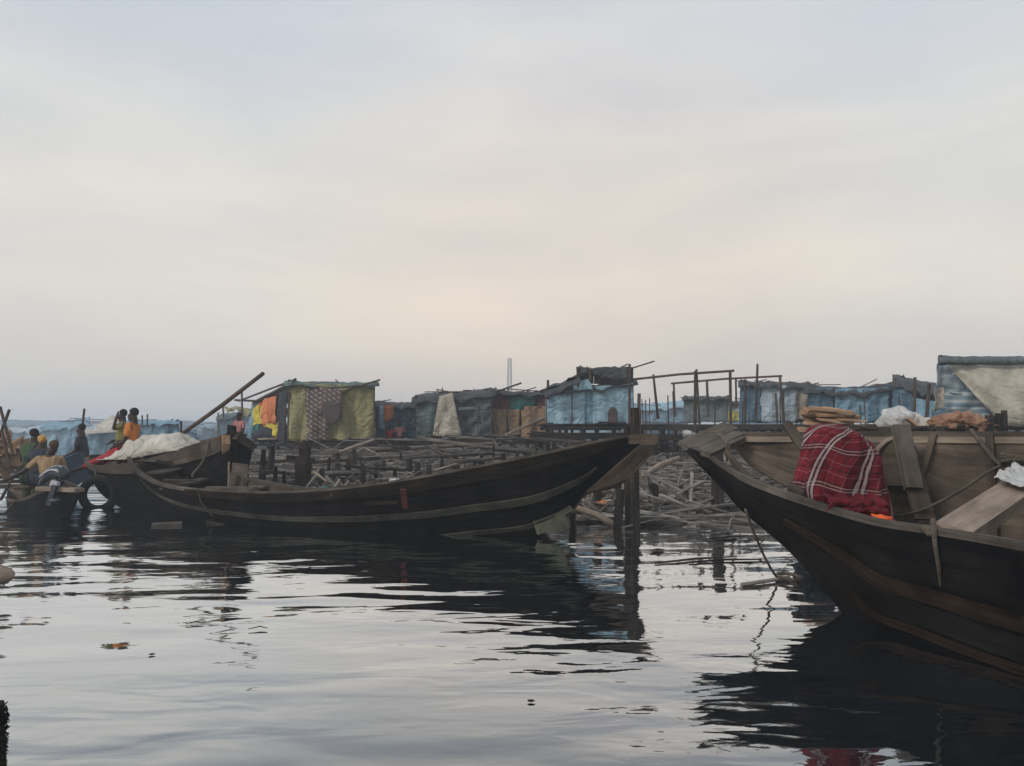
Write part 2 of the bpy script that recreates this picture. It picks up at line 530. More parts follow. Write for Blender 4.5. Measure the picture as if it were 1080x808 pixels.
def tarp(TL, TR, BR, BL, nu=24, nv=14, fold=0.05, freq=3.0, sag=0.0, ragged=0.05, seed=None, t=0.012, out=None, diag=0.3, belly=0.0):
    """a hanging sheet as a grid of points, with folds that open towards the bottom"""
    TL, TR, BR, BL = [Vector(p) for p in (TL, TR, BR, BL)]
    seed = rnd.random() * 50 if seed is None else seed
    nrm = (TR - TL).cross(BL - TL)
    nrm = nrm.normalized() if nrm.length > 1e-6 else Vector((0, -1, 0))
    wd = (TR - TL).length; ht = (BL - TL).length
    G = []
    ragged *= RAG[0]
    if wd > .8: nu = max(nu, min(64, int(wd * 16))); nv = max(nv, 26)
    for i in range(nu):
        u = i / (nu - 1)
        row = []
        for j in range(nv):
            v = j / (nv - 1)
            p = TL.lerp(TR, u).lerp(BL.lerp(BR, u), v)
            p.z -= sag * 4 * u * (1 - u) * (1 - v)
            if j == nv - 1: p.z += ragged * nz(u * wd * 3 + seed, 3.3) * 2
            if j == 0: p.z += ragged * 0.6 * nz(u * wd * 2 + seed, 9.3)
            s_ = u * wd * freq + diag * v * ht
            w_ = nz(s_ + seed, v * ht * 0.7, seed) * 1.2 + 0.5 * nz(s_ * 2.3, v * ht * 1.8 + seed, 2.0)
            w_ += 0.45 * (1 - abs(nz(s_ * 1.1 + 7, v * ht * 2.2 - s_ * .8, seed + 5)) * 4) * .5
            w_ += .35 * math.sin(9 * (u * wd + .5 * nz(u * wd, v * ht, seed)) + 3 * nz(v * ht * 1.2, u * wd * .8, seed + 3) + v * 4 * diag)
            q_ = nz(u * wd * 1.7 + seed, v * ht * 1.7, 8.0)
            w_ += .5 * max(0, .12 - abs(q_)) * 8
            p += nrm * fold * w_ * (0.45 + 0.55 * v) * 2
            p -= nrm * belly * math.sin(math.pi * u) * math.sin(math.pi * min(1, v * 1.1))
            row.append(p)
        G.append(row)
    return G


def mtarp(*a, t=0.012, **kw):
    return MB().shell(tarp(*a, **kw), t)



# ------------------------------------------------------------------ world, sun, haze, water
w = bpy.data.worlds.new('World'); sc.world = w; w.use_nodes = True
nt = w.node_tree; nt.nodes.clear(); L = nt.links.new
SUN_EL, SUN_AZ = R(36), R(-128)      # sun veiled by cloud, behind the camera on the left
tc = N(nt, 'ShaderNodeTexCoord')
sky = N(nt, 'ShaderNodeTexSky'); sky.sky_type = 'NISHITA'; sky.sun_disc = False
sky.sun_elevation = SUN_EL; sky.sun_rotation = SUN_AZ
sky.air_density = 1.6; sky.dust_density = 5.0
skm = N(nt, 'ShaderNodeVectorMath', operation='SCALE'); skm.inputs['Scale'].default_value = 0.1
L(sky.outputs[0], skm.inputs[0])
sp = N(nt, 'ShaderNodeSeparateXYZ'); L(tc.outputs['Generated'], sp.inputs[0])
grad = ramp(nt, sp.outputs[2], [(0.0, (0.62, 0.58, 0.53)), (0.06, (0.67, 0.63, 0.575)), (0.17, (0.74, 0.695, 0.63)), (0.30, (0.70, 0.68, 0.64)), (0.45, (0.62, 0.645, 0.67)), (0.8, (0.54, 0.59, 0.66))])
mp = N(nt, 'ShaderNodeMapping'); mp.inputs['Scale'].default_value = (1.6, 1.6, 6.5); mp.inputs['Location'].default_value = (0.3, 1.1, 0.4)
L(tc.outputs['Generated'], mp.inputs[0])
cn = N(nt, 'ShaderNodeTexNoise', Scale=1.2, Detail=8.0, Roughness=0.55, Distortion=0.25); L(mp.outputs[0], cn.inputs['Vector'])
cr_ = ramp(nt, cn.outputs[0], [(0.36, 0.0), (0.66, 1.0)])
cl = mixc(nt, cr_.outputs[0], (0.89, 0.915, 0.96), (1.06, 1.05, 1.03))
cloudc = mixc(nt, 1.0, grad.outputs[0], cl, 'MULTIPLY')
# veil: mostly cloud with the clear sky faintly through it
fin = mixc(nt, 0.05, cloudc, skm.outputs[0])
gd = Vector((0.08, 0.98, 0.2)).normalized()
dp = N(nt, 'ShaderNodeVectorMath', operation='DOT_PRODUCT'); dp.inputs[1].default_value = gd; L(tc.outputs['Generated'], dp.inputs[0])
gp = ramp(nt, dp.outputs['Value'], [(0.9, 0.0), (1.0, 1.0)]); gp.color_ramp.interpolation = 'EASE'
fin = mixc(nt, gp.outputs[0], fin, mixc(nt, 1.0, fin, (1.07, 1.0, 0.95), 'MULTIPLY'))
bg = N(nt, 'ShaderNodeBackground'); L(fin, bg.inputs[0]); bg.inputs[1].default_value = 1.0
wo = N(nt, 'ShaderNodeOutputWorld'); L(bg.outputs[0], wo.inputs[0])

sd = bpy.data.lights.new('sun', 'SUN'); sd.energy = 1.3; sd.angle = R(16); sd.color = (1.0, 0.93, 0.85)
so = bpy.data.objects.new('sun', sd); COL.objects.link(so)
dirv = Vector((math.sin(SUN_AZ) * math.cos(SUN_EL), math.cos(SUN_AZ) * math.cos(SUN_EL), math.sin(SUN_EL)))
so.rotation_euler = dirv.to_track_quat('Z', 'Y').to_euler()
so.location = dirv * 30

# haze
hz = bpy.data.meshes.new('haze')
bm = bmesh.new(); bmesh.ops.create_cube(bm, size=1.0)
for v_ in bm.verts:
    v_.co = Vector((v_.co.x * 860, v_.co.y * 860 + 300, (v_.co.z + 0.5) * 15.5 - 2.6))
bm.to_mesh(hz); bm.free()
hm = bpy.data.materials.new('haze_air'); hm.use_nodes = True
hn = hm.node_tree; hn.nodes.clear()
pv = hn.nodes.new('ShaderNodeVolumePrincipled'); pv.inputs['Density'].default_value = 0.0034
pv.inputs['Color'].default_value = (0.88, 0.93, 1.0, 1); pv.inputs['Anisotropy'].default_value = 0.2
ho = hn.nodes.new('ShaderNodeOutputMaterial'); hn.links.new(pv.outputs[0], ho.inputs['Volume'])
hz.materials.append(hm)
hob = bpy.data.objects.new('haze', hz); COL.objects.link(hob); tag(hob, 'thin bluish smoke haze over the water village', kind='stuff')

# water: one sheet out to the horizon
wm, nt, b = new_mat('dark_oily_water'); L = nt.links.new
nt.nodes.remove(b)
tc = N(nt, 'ShaderNodeTexCoord')
def wnoise(scale, rot, sx, sy, detail, dist=0.0):
    mp = N(nt, 'ShaderNodeMapping'); mp.inputs['Scale'].default_value = (sx, sy, 1); mp.inputs['Rotation'].default_value = (0, 0, R(rot))
    L(tc.outputs['Object'], mp.inputs[0])
    n = N(nt, 'ShaderNodeTexNoise', Scale=scale, Detail=detail, Roughness=0.45, Distortion=dist)
    L(mp.outputs[0], n.inputs['Vector'])
    return n.outputs[0]
n1 = wnoise(1.0, 8, 0.75, 1.5, 1.0, 0.4)
n2 = wnoise(1.0, -8, 1.5, 4.0, 2.0, 0.4)
n3 = wnoise(1.0, 0, 0.25, 0.35, 1.0)
b1 = N(nt, 'ShaderNodeBump', Strength=1.0, Distance=0.036); L(n1, b1.inputs['Height'])
b2 = N(nt, 'ShaderNodeBump', Strength=1.0); L(n2, b2.inputs['Height']); L(b1.outputs[0], b2.inputs['Normal'])
md = N(nt, 'ShaderNodeMapRange'); md.inputs[1].default_value = 0.4; md.inputs[2].default_value = 0.65; md.inputs[3].default_value = 0.005; md.inputs[4].default_value = 0.016
L(n3, md.inputs[0]); L(md.outputs[0], b2.inputs['Distance'])
n4 = wnoise(1.0, 20, 6.0, 10.0, 3.0, 0.5)
md4 = N(nt, 'ShaderNodeMapRange'); md4.inputs[1].default_value = 0.42; md4.inputs[2].default_value = 0.7; md4.inputs[3].default_value = 0.0004; md4.inputs[4].default_value = 0.0028
L(wnoise(1.0, 30, 0.5, 0.9, 2.0), md4.inputs[0])
b3 = N(nt, 'ShaderNodeBump', Strength=1.0); L(n4, b3.inputs['Height']); L(b2.outputs[0], b3.inputs['Normal']); L(md4.outputs[0], b3.inputs['Distance'])
b2 = b3
lw = N(nt, 'ShaderNodeLayerWeight', Blend=0.5); L(b2.outputs[0], lw.inputs['Normal'])
mr = ramp(nt, lw.outputs['Facing'], [(0.0, 0.04), (0.4, 0.13), (0.6, 0.36), (0.72, 0.66), (0.85, 0.9), (0.97, 0.98)])
gl = N(nt, 'ShaderNodeBsdfGlossy', Roughness=0.03); gl.inputs['Color'].default_value = (0.94, 0.97, 1.0, 1); L(b2.outputs[0], gl.inputs['Normal'])
df = N(nt, 'ShaderNodeBsdfDiffuse'); df.inputs['Color'].default_value = (0.006, 0.010, 0.013, 1)
mx = N(nt, 'ShaderNodeMixShader'); L(mr.outputs[0], mx.inputs[0]); L(df.outputs[0], mx.inputs[1]); L(gl.outputs[0], mx.inputs[2])
L(mx.outputs[0], nt.nodes['Material Output'].inputs['Surface'])
wme = bpy.data.meshes.new('water')
wme.from_pydata([(-400, -100, 0), (400, -100, 0), (400, 700, 0), (-400, 700, 0)], [], [(0, 1, 2, 3)])
wme.materials.append(wm)
wob = bpy.data.objects.new('water', wme); COL.objects.link(wob); tag(wob, kind='structure')


# ------------------------------------------------------------------ boats
def sweep_rail(mb, S, w, h, lift=0.0, inward=None):
    """a rail of w x h along the curve S"""
    n = len(S)
    o = rnd.random() * 10
    b = len(mb.v); ln = 0
    for i, p in enumerate(S):
        d = (S[min(i + 1, n - 1)] - S[max(i - 1, 0)]).normalized()
        sd_ = d.cross(Vector((0, 0, 1))).normalized()
        up = sd_.cross(d)
        jx = 1 + 0.12 * nz(p.x * 3, p.y * 3, 1.0)
        for a, c in ((-1, -1), (1, -1), (1, 1), (-1, 1)):
            mb.v.append(p + sd_ * a * w / 2 * jx + up * (c * h / 2 + lift))
    for i in range(n - 1):
        l2 = ln + (S[i + 1] - S[i]).length
        for k in range(4):
            k2 = (k + 1) % 4
            mb.quad_uv((b + i * 4 + k, b + i * 4 + k2, b + i * 4 + 4 + k2, b + i * 4 + 4 + k), [(o + ln, k * .1), (o + ln, k * .1 + .08), (o + l2, k * .1 + .08), (o + l2, k * .1)])
        ln = l2
    mb.quad_uv((b + 3, b + 2, b + 1, b), [(0, 0)] * 4)
    e = b + (n - 1) * 4
    mb.quad_uv((e, e + 1, e + 2, e + 3), [(0, 0)] * 4)
    return mb


def side_grid(S, C, n, v0, v1, off, outv, nv=4, bulge=0.04):
    G = []
    for i in range(n):
        s_, c_ = S[i], C[i]
        row = []
        for j in range(nv):
            v = v0 + (v1 - v0) * j / (nv - 1)
            p = s_.lerp(c_, v)
            lap = off * (j / (nv - 1))            # each strake kicks out over the next
            q = outv * (lap + bulge * math.sin(math.pi * v))
            q += outv * 0.004 * nz(p.x * 2, p.y * 2, v * 5)
            row.append(p + q)
        G.append(row)
    return G


def boat(root, NS, NC, FC, FS, n=46, strakes=4, hull='hull', inner='inner', rail='rail', rail_w=0.055, rail_h=0.05, bottom_from=0, bottom_to=None, th=0.035,
         ribs=(), rib_mat='brown', fender=(), fender_mat='green_wood', ends=(True, True)):
    NS, NC, FC, FS = [cr(a, n) for a in (NS, NC, FC, FS)]
    mid = n // 2
    outn = (NS[mid] - FS[mid]); outn.z = 0; outn.normalize()
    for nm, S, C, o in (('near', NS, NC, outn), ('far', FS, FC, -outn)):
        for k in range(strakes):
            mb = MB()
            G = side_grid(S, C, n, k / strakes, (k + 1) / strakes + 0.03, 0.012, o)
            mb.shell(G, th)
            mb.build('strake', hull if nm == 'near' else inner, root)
        mb = MB(); sweep_rail(mb, S, rail_w, rail_h); mb.build('gunwale', rail, root)
    bt = bottom_to if bottom_to is not None else n
    G = []
    for i in range(bottom_from, bt):
        row = []
        for j in range(7):
            u = j / 6
            p = NC[i].lerp(FC[i], u); p.z -= 0.05 * math.sin(math.pi * u)
            row.append(p)
        G.append(row)
    MB().shell(G, th).build('bottom', inner, root)
    for e, ok in ((0, ends[0]), (n - 1, ends[1])):
        if ok:
            G = [[NS[e].lerp(FS[e], u).lerp(NC[e].lerp(FC[e], u), v) for v in (0, .33, .66, 1)] for u in (0, .25, .5, .75, 1)]
            MB().shell(G, th).build('transom', hull, root)
    for t in ribs:
        i = int(t * (n - 1))
        for S, C, o in ((NS, NC, outn), (FS, FC, -outn)):
            mb = MB()
            a = S[i] - o * 0.045; c = C[i] - o * 0.07
            m_ = a.lerp(c, 0.5) + o * 0.03
            mb.beam(a + V(0, 0, 0.0), m_, 0.05, 0.045, up=o); mb.beam(m_, c, 0.05, 0.045, up=o)
            mb.build('rib', rib_mat, root)
    for (f0, f1, va, vb, mat_) in fender:
        i0, i1 = int(f0 * (n - 1)), int(f1 * (n - 1)) + 1
        G = []
        for i in range(i0, i1):
            row = []
            for v in (va, (va + vb) / 2, vb):
                p = NS[i].lerp(NC[i], v) + outn * (0.04 * math.sin(math.pi * v) + 0.012 * 1 + 0.045 + 0.006 * nz(i * .4, v * 9))
                row.append(p)
            G.append(row)
        MB().shell(G, 0.022).build('rubbing_strake', mat_, root)
    return NS, NC, FC, FS, outn


def PP(l):
    return [P(*a) for a in l]


# low far shore on the horizon
fv, ff = [], []
for i in range(161):
    x = -230 + 3 * i * 1.0
    for j, (dy, hh) in enumerate(((0, -.3), (2, .5), (6, .8), (30, .9))):
        fv.append((x, 118 + dy + 10 * nz(x * .02, 1), (hh + (1.3 * abs(nz(x * .11, 3.0)) + .9 * abs(nz(x * .5, 7))) * (j in (1, 2, 3))) if j else -.3))
for i in range(160):
    for j in range(3):
        a = i * 4 + j; ff.append((a, a + 4, a + 5, a + 1))
fm = bpy.data.meshes.new('far_shore'); fm.from_pydata(fv, [], ff)
m_, nt_, b_ = new_mat('far_shore_scrub'); b_.inputs['Base Color'].default_value = (.06, .065, .06, 1); b_.inputs['Roughness'].default_value = 1
fm.materials.append(m_); fo = bpy.data.objects.new('far_shore', fm); COL.objects.link(fo); tag(fo, kind='structure')

# --- the long boat moored across the middle
NS = PP([(136, 483, 11.9), (141, 493, 11.7), (154, 503, 11.45), (172, 511, 11.2), (208, 517, 10.8), (286, 520.5, 10.2), (362, 516, 9.8), (439, 505, 9.42), (498, 494, 9.15), (558, 482.5, 8.95), (617, 469.5, 8.75), (645, 464, 8.66), (670, 460, 8.58), (692, 460.5, 8.5)])
NC = PP([(138, 488, 11.95), (145, 502, 11.85), (157, 519, 11.6), (174, 536, 11.4), (207, 552, 11.1), (286, 568, 10.6), (362, 575, 10.2), (439, 577, 9.9), (498, 572, 9.75), (560, 565, 9.6), (598, 541, 9.4), (618, 517, 9.2), (655, 506, 8.9), (688, 467, 8.55)])
FS = PP([(149, 484, 12.2), (160, 487, 12.3), (190, 492, 12.3), (224, 498, 12.2), (250, 503, 12.0), (324, 516, 11.3), (372, 513, 11.0), (430, 507.5, 10.6), (498, 496, 10.1), (558, 485, 9.75), (617, 472, 9.35), (645, 466, 9.1), (668, 461, 8.95), (690, 460.5, 8.75)])
FC = []
for a, c, s_ in zip(NC, FS, NS):
    k = 0.62
    q = a + (c - s_) * k; q.z = a.z + (c.z - s_.z) * 0.4
    FC.append(q)
main = thing('wooden_boat', 'long dark wooden boat moored across the open water, its raised bow against the tall post', 'boat', V(-2.2, 10.3, 0))
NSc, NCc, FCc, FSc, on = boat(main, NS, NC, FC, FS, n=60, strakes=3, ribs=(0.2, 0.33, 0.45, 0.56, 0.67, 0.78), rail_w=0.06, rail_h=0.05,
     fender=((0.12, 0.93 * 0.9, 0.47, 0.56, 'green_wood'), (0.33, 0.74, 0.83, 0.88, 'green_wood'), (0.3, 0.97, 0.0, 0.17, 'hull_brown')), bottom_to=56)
# pale sheathing board under the bow
bq = [P(672, 468.5, 8.47), P(689, 469, 8.42), P(679, 486, 8.62), P(655, 506.5, 8.78), P(617, 518, 8.98), P(640, 498, 8.72)]
G = []
for i in range(9):
    u = i / 8
    top = P(674, 468.5, 8.46).lerp(P(617, 517.5, 8.98), u)
    bot = cr([P(690, 468, 8.4), P(679, 486, 8.58), P(655, 506.5, 8.76), P(617.5, 519, 8.98)], 9)[i]
    G.append([top.lerp(bot, v) + on * 0.06 for v in (0, .5, 1)])
MB().shell(G, 0.03).build('bow_sheathing', 'brown', main)
MB().beam(P(664, 463.5, 8.5), P(694, 463, 8.38), 0.09, 0.1, j=0.004).build('bow_cap', 'brown', main)
# thwarts and stern boards
for (a, b_, wd) in (((139, 486, 11.85), (158, 488, 12.25), 0.38), ((150, 499, 11.6), (172, 494, 12.25), 0.3)):
    p, q = P(*a), P(*b_)
    MB().beam(p + V(0.2, 0, 0), q + V(0.2, 0, 0), wd, 0.03, j=0.006).build('stern_board', 'rail', main)
def acr(i, z=-0.06, k0=0.0, k1=1.0):
    a, c = NSc[i], FSc[i]
    return a.lerp(c, k0) + V(0, 0, z), a.lerp(c, k1) + V(0, 0, z)
for i, wd in ((14, .2), (20, .22), (27, .22), (36, .2), (45, .2)):
    a, c = acr(i)
    MB().beam(a, c, wd, 0.035, j=0.005).build('thwart', 'rail', main)
MB().beam(P(172, 506.5, 11.3), P(208, 507, 11.5), 0.16, 0.03).build('loose_board', 'rail', main)
MB().beam(P(219, 514.5, 10.9), P(270, 515, 10.6), 0.09, 0.04).build('loose_board', 'rail', main)
MB().beam(P(425, 516, 9.28), P(427.5, 536, 9.36), 0.07, 0.03, up=(0, -1, 0)).build('red_batten', 'rust', main)
MB().beam(P(384, 531, 9.55), P(420, 530, 9.4), 0.02, 0.04, up=(0, 0, 1)).build('repair_strip', 'hull_red', main)
mb = MB(); mb.tube([P(209, 517, 10.72), P(212, 530, 10.72), P(224, 544, 10.8)], 0.012, 6); mb.build('lashing', 'rope', main)
# rudder skeg under the bow, green with algae
mb = MB()
G = [[P(x, y, 9.45 + d) for d in (0, 0.1)] for x, y in ()]
mb.beam(P(566, 556, 9.5), P(599, 546, 9.4), 0.2, 0.2, j=0.02)
mb.beam(P(578, 545, 9.45), P(603, 533, 9.35), 0.14, 0.14, j=0.02)
mb.build('stern_skeg', 'plaster', main)

# --- the boat on the right, pram bow, heeled towards us
NS = PP([(727, 474, 6.9), (741, 478, 6.78), (767, 495, 6.36), (793, 508, 5.98), (824, 520, 5.65), (869, 535, 5.25), (911, 547, 4.95), (939, 553, 4.78), (985, 559.5, 4.5), (1080, 576, 4.0)]) + [V(2.9, 3.4, .66), V(3.15, 2.7, .66), V(3.2, 1.7, .72), V(3.2, 0.7, .82)]
NC = PP([(729, 477, 6.88), (741, 491, 6.75), (764, 514, 6.5), (785, 537, 6.3), (827, 572, 6.0), (855, 600, 5.8), (880, 629, 5.62)]) + [V(2.48, 5.3, -.12), V(2.6, 4.9, -.16), V(2.78, 4.3, -.2), V(2.98, 3.6, -.2), V(3.2, 2.75, -.18), V(3.25, 1.75, -.1), V(3.25, 0.75, .0)]
FS = PP([(774, 457.5, 7.15), (790, 458, 7.05), (820, 458, 6.9), (850, 458, 6.75), (885, 458, 6.6), (925, 458, 6.4), (970, 458, 6.2), (1010, 458, 6.02), (1045, 458, 5.85), (1085, 458, 5.7)]) + [V(4.4, 5.0, 1.26), V(4.75, 4.1, 1.2), V(4.95, 3.0, 1.15), V(5.0, 1.9, 1.12)]
FC = PP([(771, 465, 7.12), (788, 487, 7.0), (806, 499, 6.85), (836, 516, 6.6), (860, 535, 6.4), (890, 550, 6.2), (925, 560, 6.0)]) + [V(3.25, 5.85, .1), V(3.5, 5.55, .06), V(3.7, 5.2, .04), V(4.05, 4.55, .02), V(4.3, 3.75, .02), V(4.45, 2.8, .04), V(4.5, 1.8, .1)]
rb = thing('wooden_boat', 'big brown wooden boat with a square plank bow, tilted, with a thick pale crossbeam inside', 'boat', V(3.2, 4.8, 0))
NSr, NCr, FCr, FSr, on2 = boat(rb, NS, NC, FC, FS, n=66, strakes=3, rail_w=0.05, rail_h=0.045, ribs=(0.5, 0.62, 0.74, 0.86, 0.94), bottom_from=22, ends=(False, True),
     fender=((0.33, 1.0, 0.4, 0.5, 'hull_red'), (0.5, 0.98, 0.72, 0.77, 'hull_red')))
sweep_rail(MB(), [p + V(-.03, -.02, -.045) for p in FSr], 0.03, 0.05).build('inner_rail', 'pale', rb)
# planks across the bow
for k, (a, b_, wd, th, dz) in enumerate((((722, 471, 6.92), (771, 449.5, 7.22), 0.18, 0.03, 0.02), ((737, 474.5, 6.76), (778, 457, 7.05), 0.13, 0.028, 0.005), ((744, 480, 6.64), (782, 462.5, 6.98), 0.09, 0.045, -0.02))):
    mb = MB(); p, q = P(*a), P(*b_)
    mb.beam(p, q, wd, th, up=(0, -0.35, 1), j=0.008)
    mb.build('bow_plank', 'rail', rb)
# cross beam, thick and pale
ta, tb = P(1005, 563, 4.42), P(1108, 494, 5.6)
MB().beam(ta, tb, 0.19, 0.09, up=(0.35, -0.2, 1), j=0.01).build('crossbeam', 'pale', rb)
# second far crossbeam out of view keeps the hull together
MB().beam(V(3.2, 2.6, .66), V(4.85, 2.9, 1.05), 0.2, 0.07, up=(0, 0, 1)).build('crossbeam', 'pale', rb)
# bulkhead and its post
mb = MB()
G = []
for i in range(8):
    u = i / 7
    x = 925 + (957 - 925) * u
    top = 476 - 14 * math.sqrt(max(0, 1 - (1 - u) ** 2)) if u < 1 else 462
    G.append([P(x, top, 6.1 - 0.02 * i), P(x, 495, 6.05 - 0.02 * i), P(x + 2, 513, 6.0 - 0.02 * i)])
mb.shell(G, 0.035).build('bulkhead', 'brown', rb)
G = [[P(925 + 32 * u, 516 - 8 * u, 6.02), P(929 + 30 * u, 535, 5.96), P(934 + 30 * u, 553, 5.88)] for u in (0, .5, 1)]
MB().shell(G, 0.035).build('bulkhead', 'brown', rb)
MB().tube([P(924, 480, 6.04), P(926, 474, 6.04), P(934, 466, 6.03), P(946, 461, 6.02), P(957, 458, 6.0)], 0.022, 6).build('bulkhead_trim', 'pale', rb)
MB().beam(P(949, 449, 5.95), P(963, 516, 5.75), 0.12, 0.05, up=(0, -1, 0), j=0.008).build('stanchion', 'rail', rb)
MB().beam(P(955, 470, 5.93), P(975, 548, 5.7), 0.15, 0.03, up=(0, -1, 0), j=0.008).build('stanchion', 'inner', rb)
# leaning oar blade end behind the sitter and a second by the bow
MB().beam(P(830, 447, 6.5), P(860, 492, 6.2), 0.095, 0.03, up=(0.2, -1, 0), j=0.006).build('stanchion', 'brown', rb)
MB().tube([P(766, 476, 6.7), P(779, 494, 6.45), P(800, 518, 6.15)], [0.02, 0.035, 0.045], 8).build('bow_prop', 'brown', rb)
mb = MB(); mb.tube([P(836, 514, 5.7), P(850, 524, 5.5)], 0.045, 10); mb.build('cleat', 'bark', rb)
mb = MB(); mb.tube([P(984, 548, 4.52), P(985, 558, 4.46), P(986, 572, 4.44), P(990, 600, 4.46), P(992, 618, 4.5)], [0.014, 0.02, 0.014, 0.011, 0.006], 8, jit=0.15); mb.build('lashing', 'rope', rb)
MB().blob(P(985, 559, 4.5), (0.07, 0.05, 0.035), amp=0.3, seed=3).build('lashing', 'rope', rb, True)
# band of rope round the bow planks
mb = MB(); mb.tube([P(748, 455.5, 6.95), P(755, 456, 6.9), P(762, 461, 6.8), P(767, 468, 6.7), P(766, 476, 6.72), P(767, 486, 6.75)], 0.012, 6)
mb.tube([P(751, 455, 6.97), P(759, 456.5, 6.9), P(765, 462, 6.8), P(769, 469, 6.7), P(768, 477, 6.72)], 0.011, 6); mb.build('lashing', 'rope', rb)
# mooring line and the ropes inside
MB().tube(catenary(P(786, 537, 6.1), W(821, 611, 0.01), 0.06, 14), 0.011, 6).single('mooring_line', 'rope', 'thin dark mooring line running from the square plank bow into the water', 'rope', smooth=True)
mb = MB()
mb.tube(cr([P(1024, 453, 5.95), P(1036, 469, 5.8), P(1051, 487, 5.6), P(1060, 491, 5.5)], 14), 0.016, 7)
mb.tube(cr([P(1060, 489, 5.5), P(1040, 499, 5.55), P(1020, 513, 5.6), P(990, 530, 5.65), P(966, 540, 5.7), P(943, 545, 5.75)], 20), 0.012, 7)
mb.tube(cr([P(1060, 489, 5.5), P(1072, 488, 5.45), P(1090, 489, 5.4)], 8), 0.018, 7)
for k in range(3):
    mb.tube([P(1082, 486 - 2.5 * k, 5.45) + V(0.16 * math.cos(a), 0.1 * math.sin(a), 0.012 * math.sin(a * 2 + k)) for a in [i * math.pi / 9 for i in range(19)]], 0.016, 6)
mb.single('rope', 'rope', 'brown knotted rope coiled beside the pale crossbeam and looped over the planked side', 'rope', smooth=True)
# crumpled plastic on the beam
G = []
c0 = ta.lerp(tb, 0.62) + V(-0.0, -0.03, 0.085)
ax = (tb - ta).normalized(); ay = ax.cross(V(0.35, -0.2, 1)).normalized()
for i in range(16):
    G.append([c0 + ax * (i / 15 - .5) * 0.42 + ay * (j / 9 - .5) * (0.2 + 0.06 * nz(i * .5, 2)) + V(0, 0, 0.05 * abs(nz(i * .35, j * .45, 4)) + 0.008 * nz(i * .9, j * .9)) for j in range(10)])
MB().shell(G, 0.006).single('plastic_sheet', 'white', 'crumpled white plastic sheet lying on the pale crossbeam of the tilted boat', 'plastic', smooth=True)
# a bundle hanging in the water under the bow
MB().blob(W(868, 612, 0.0) + V(0, .15, 0.02), (0.16, 0.14, 0.2), 18, 12, amp=0.35, fr=2.2, seed=9).single('plastic_bag', 'black', 'dark soaked plastic bag drifting against the rising hull of the tilted boat', 'bag', smooth=True)
mb = MB(); mb.tube([W(782, 617, .015), W(808, 613, .02), W(832, 609, .02)], 0.017, 7, jit=.15); mb.single('floating_stick', 'log', 'short floating stick at the lower end of the mooring line', 'stick')
mb = MB(); mb.tube([W(832, 610, .02) + V(0.09 * math.cos(a), 0.16 * math.sin(a), 0.015) for a in [i * .5 for i in range(14)]], 0.016, 6); mb.single('rope_end', 'rope', 'small frayed loop of rope afloat beside the short stick', 'rope')

# --- white-covered cargo boat behind on the left
NS = PP([(91, 484, 13.9), (94, 491, 13.5), (106, 492.5, 13.2), (134, 490.5, 12.9), (160, 485, 12.6), (190, 475.5, 12.3), (220, 466, 12.0), (238, 460, 11.85), (247, 457, 11.8)])
NC = PP([(93, 489, 13.9), (97, 502, 13.6), (108, 520, 13.3), (134, 537, 12.9), (160, 545, 12.6), (190, 548, 12.3), (220, 545, 12.05), (236, 530, 11.95), (243, 515, 11.9)])
FS = PP([(93, 482, 14.3), (103, 481, 14.6), (118, 481, 14.5), (150, 479, 14.3), (180, 472, 13.9), (210, 467, 13.4), (240, 462, 12.9), (258, 464, 12.5), (266, 470, 12.2)])
FC = []
for a, c, s_ in zip(NC, FS, NS):
    q = a + (c - s_) * 0.65; q.z = a.z + (c.z - s_.z) * 0.5; FC.append(q)
cb = thing('wooden_boat', 'dark high-bowed cargo boat carrying an off-white covered load and two sitters', 'boat', V(-5.8, 12.9, 0))
a_ = boat(cb, NS, NC, FC, FS, n=40, strakes=3, rail='brown', ribs=(0.1, 0.2), rail_w=0.07, rail_h=0.06, fender=((0.0, 0.97, 0.02, 0.2, 'brown'),))
MB().beam(P(243.5, 448.5, 11.75), P(245, 470, 11.8), 0.1, 0.1, j=0.02).build('stem_post', 'stump', cb)
MB().beam(P(249, 459.5, 11.72), P(267, 472, 12.1), 0.08, 0.12, up=(0, -.3, 1), j=0.006).build('bow_plank', 'brown', cb)
G = [[P(241 + 20 * u, 487 + 3 * u, 11.78 + .35 * u), P(241 + 19 * u, 505, 11.82 + .35 * u), P(240 + 18 * u, 524, 11.86 + .35 * u)] for u in (0, .5, 1)]
MB().shell(G, 0.03).build('bow_sheathing', 'pale', cb)
for k in range(5):
    x = 235 + k * 1.6
    MB().tube([P(x, 459, 11.72), P(x + .5, 468, 11.7), P(x - .3, 479 - k, 11.74)], [0.02, 0.022, 0.006], 6).build('frayed_rope', 'jute', cb)
MB().tube(cr([P(220, 466, 11.9), P(218, 478, 11.85), P(212, 490, 11.8), P(204, 499, 11.5), P(203, 503, 11.2)], 14), 0.018, 6).single('rope', 'rope', 'pale slack rope hanging from the high-bowed cargo boat down to the long boat', 'rope', smooth=True)
MB().tube([P(193, 457, 13.3), P(236, 426, 12.6), P(277.5, 394, 12.0)], [0.035, 0.036, 0.033], 8).single('punt_pole', 'pole', 'long slanting wooden punt pole rising from the off-white covered load into the sky', 'pole')
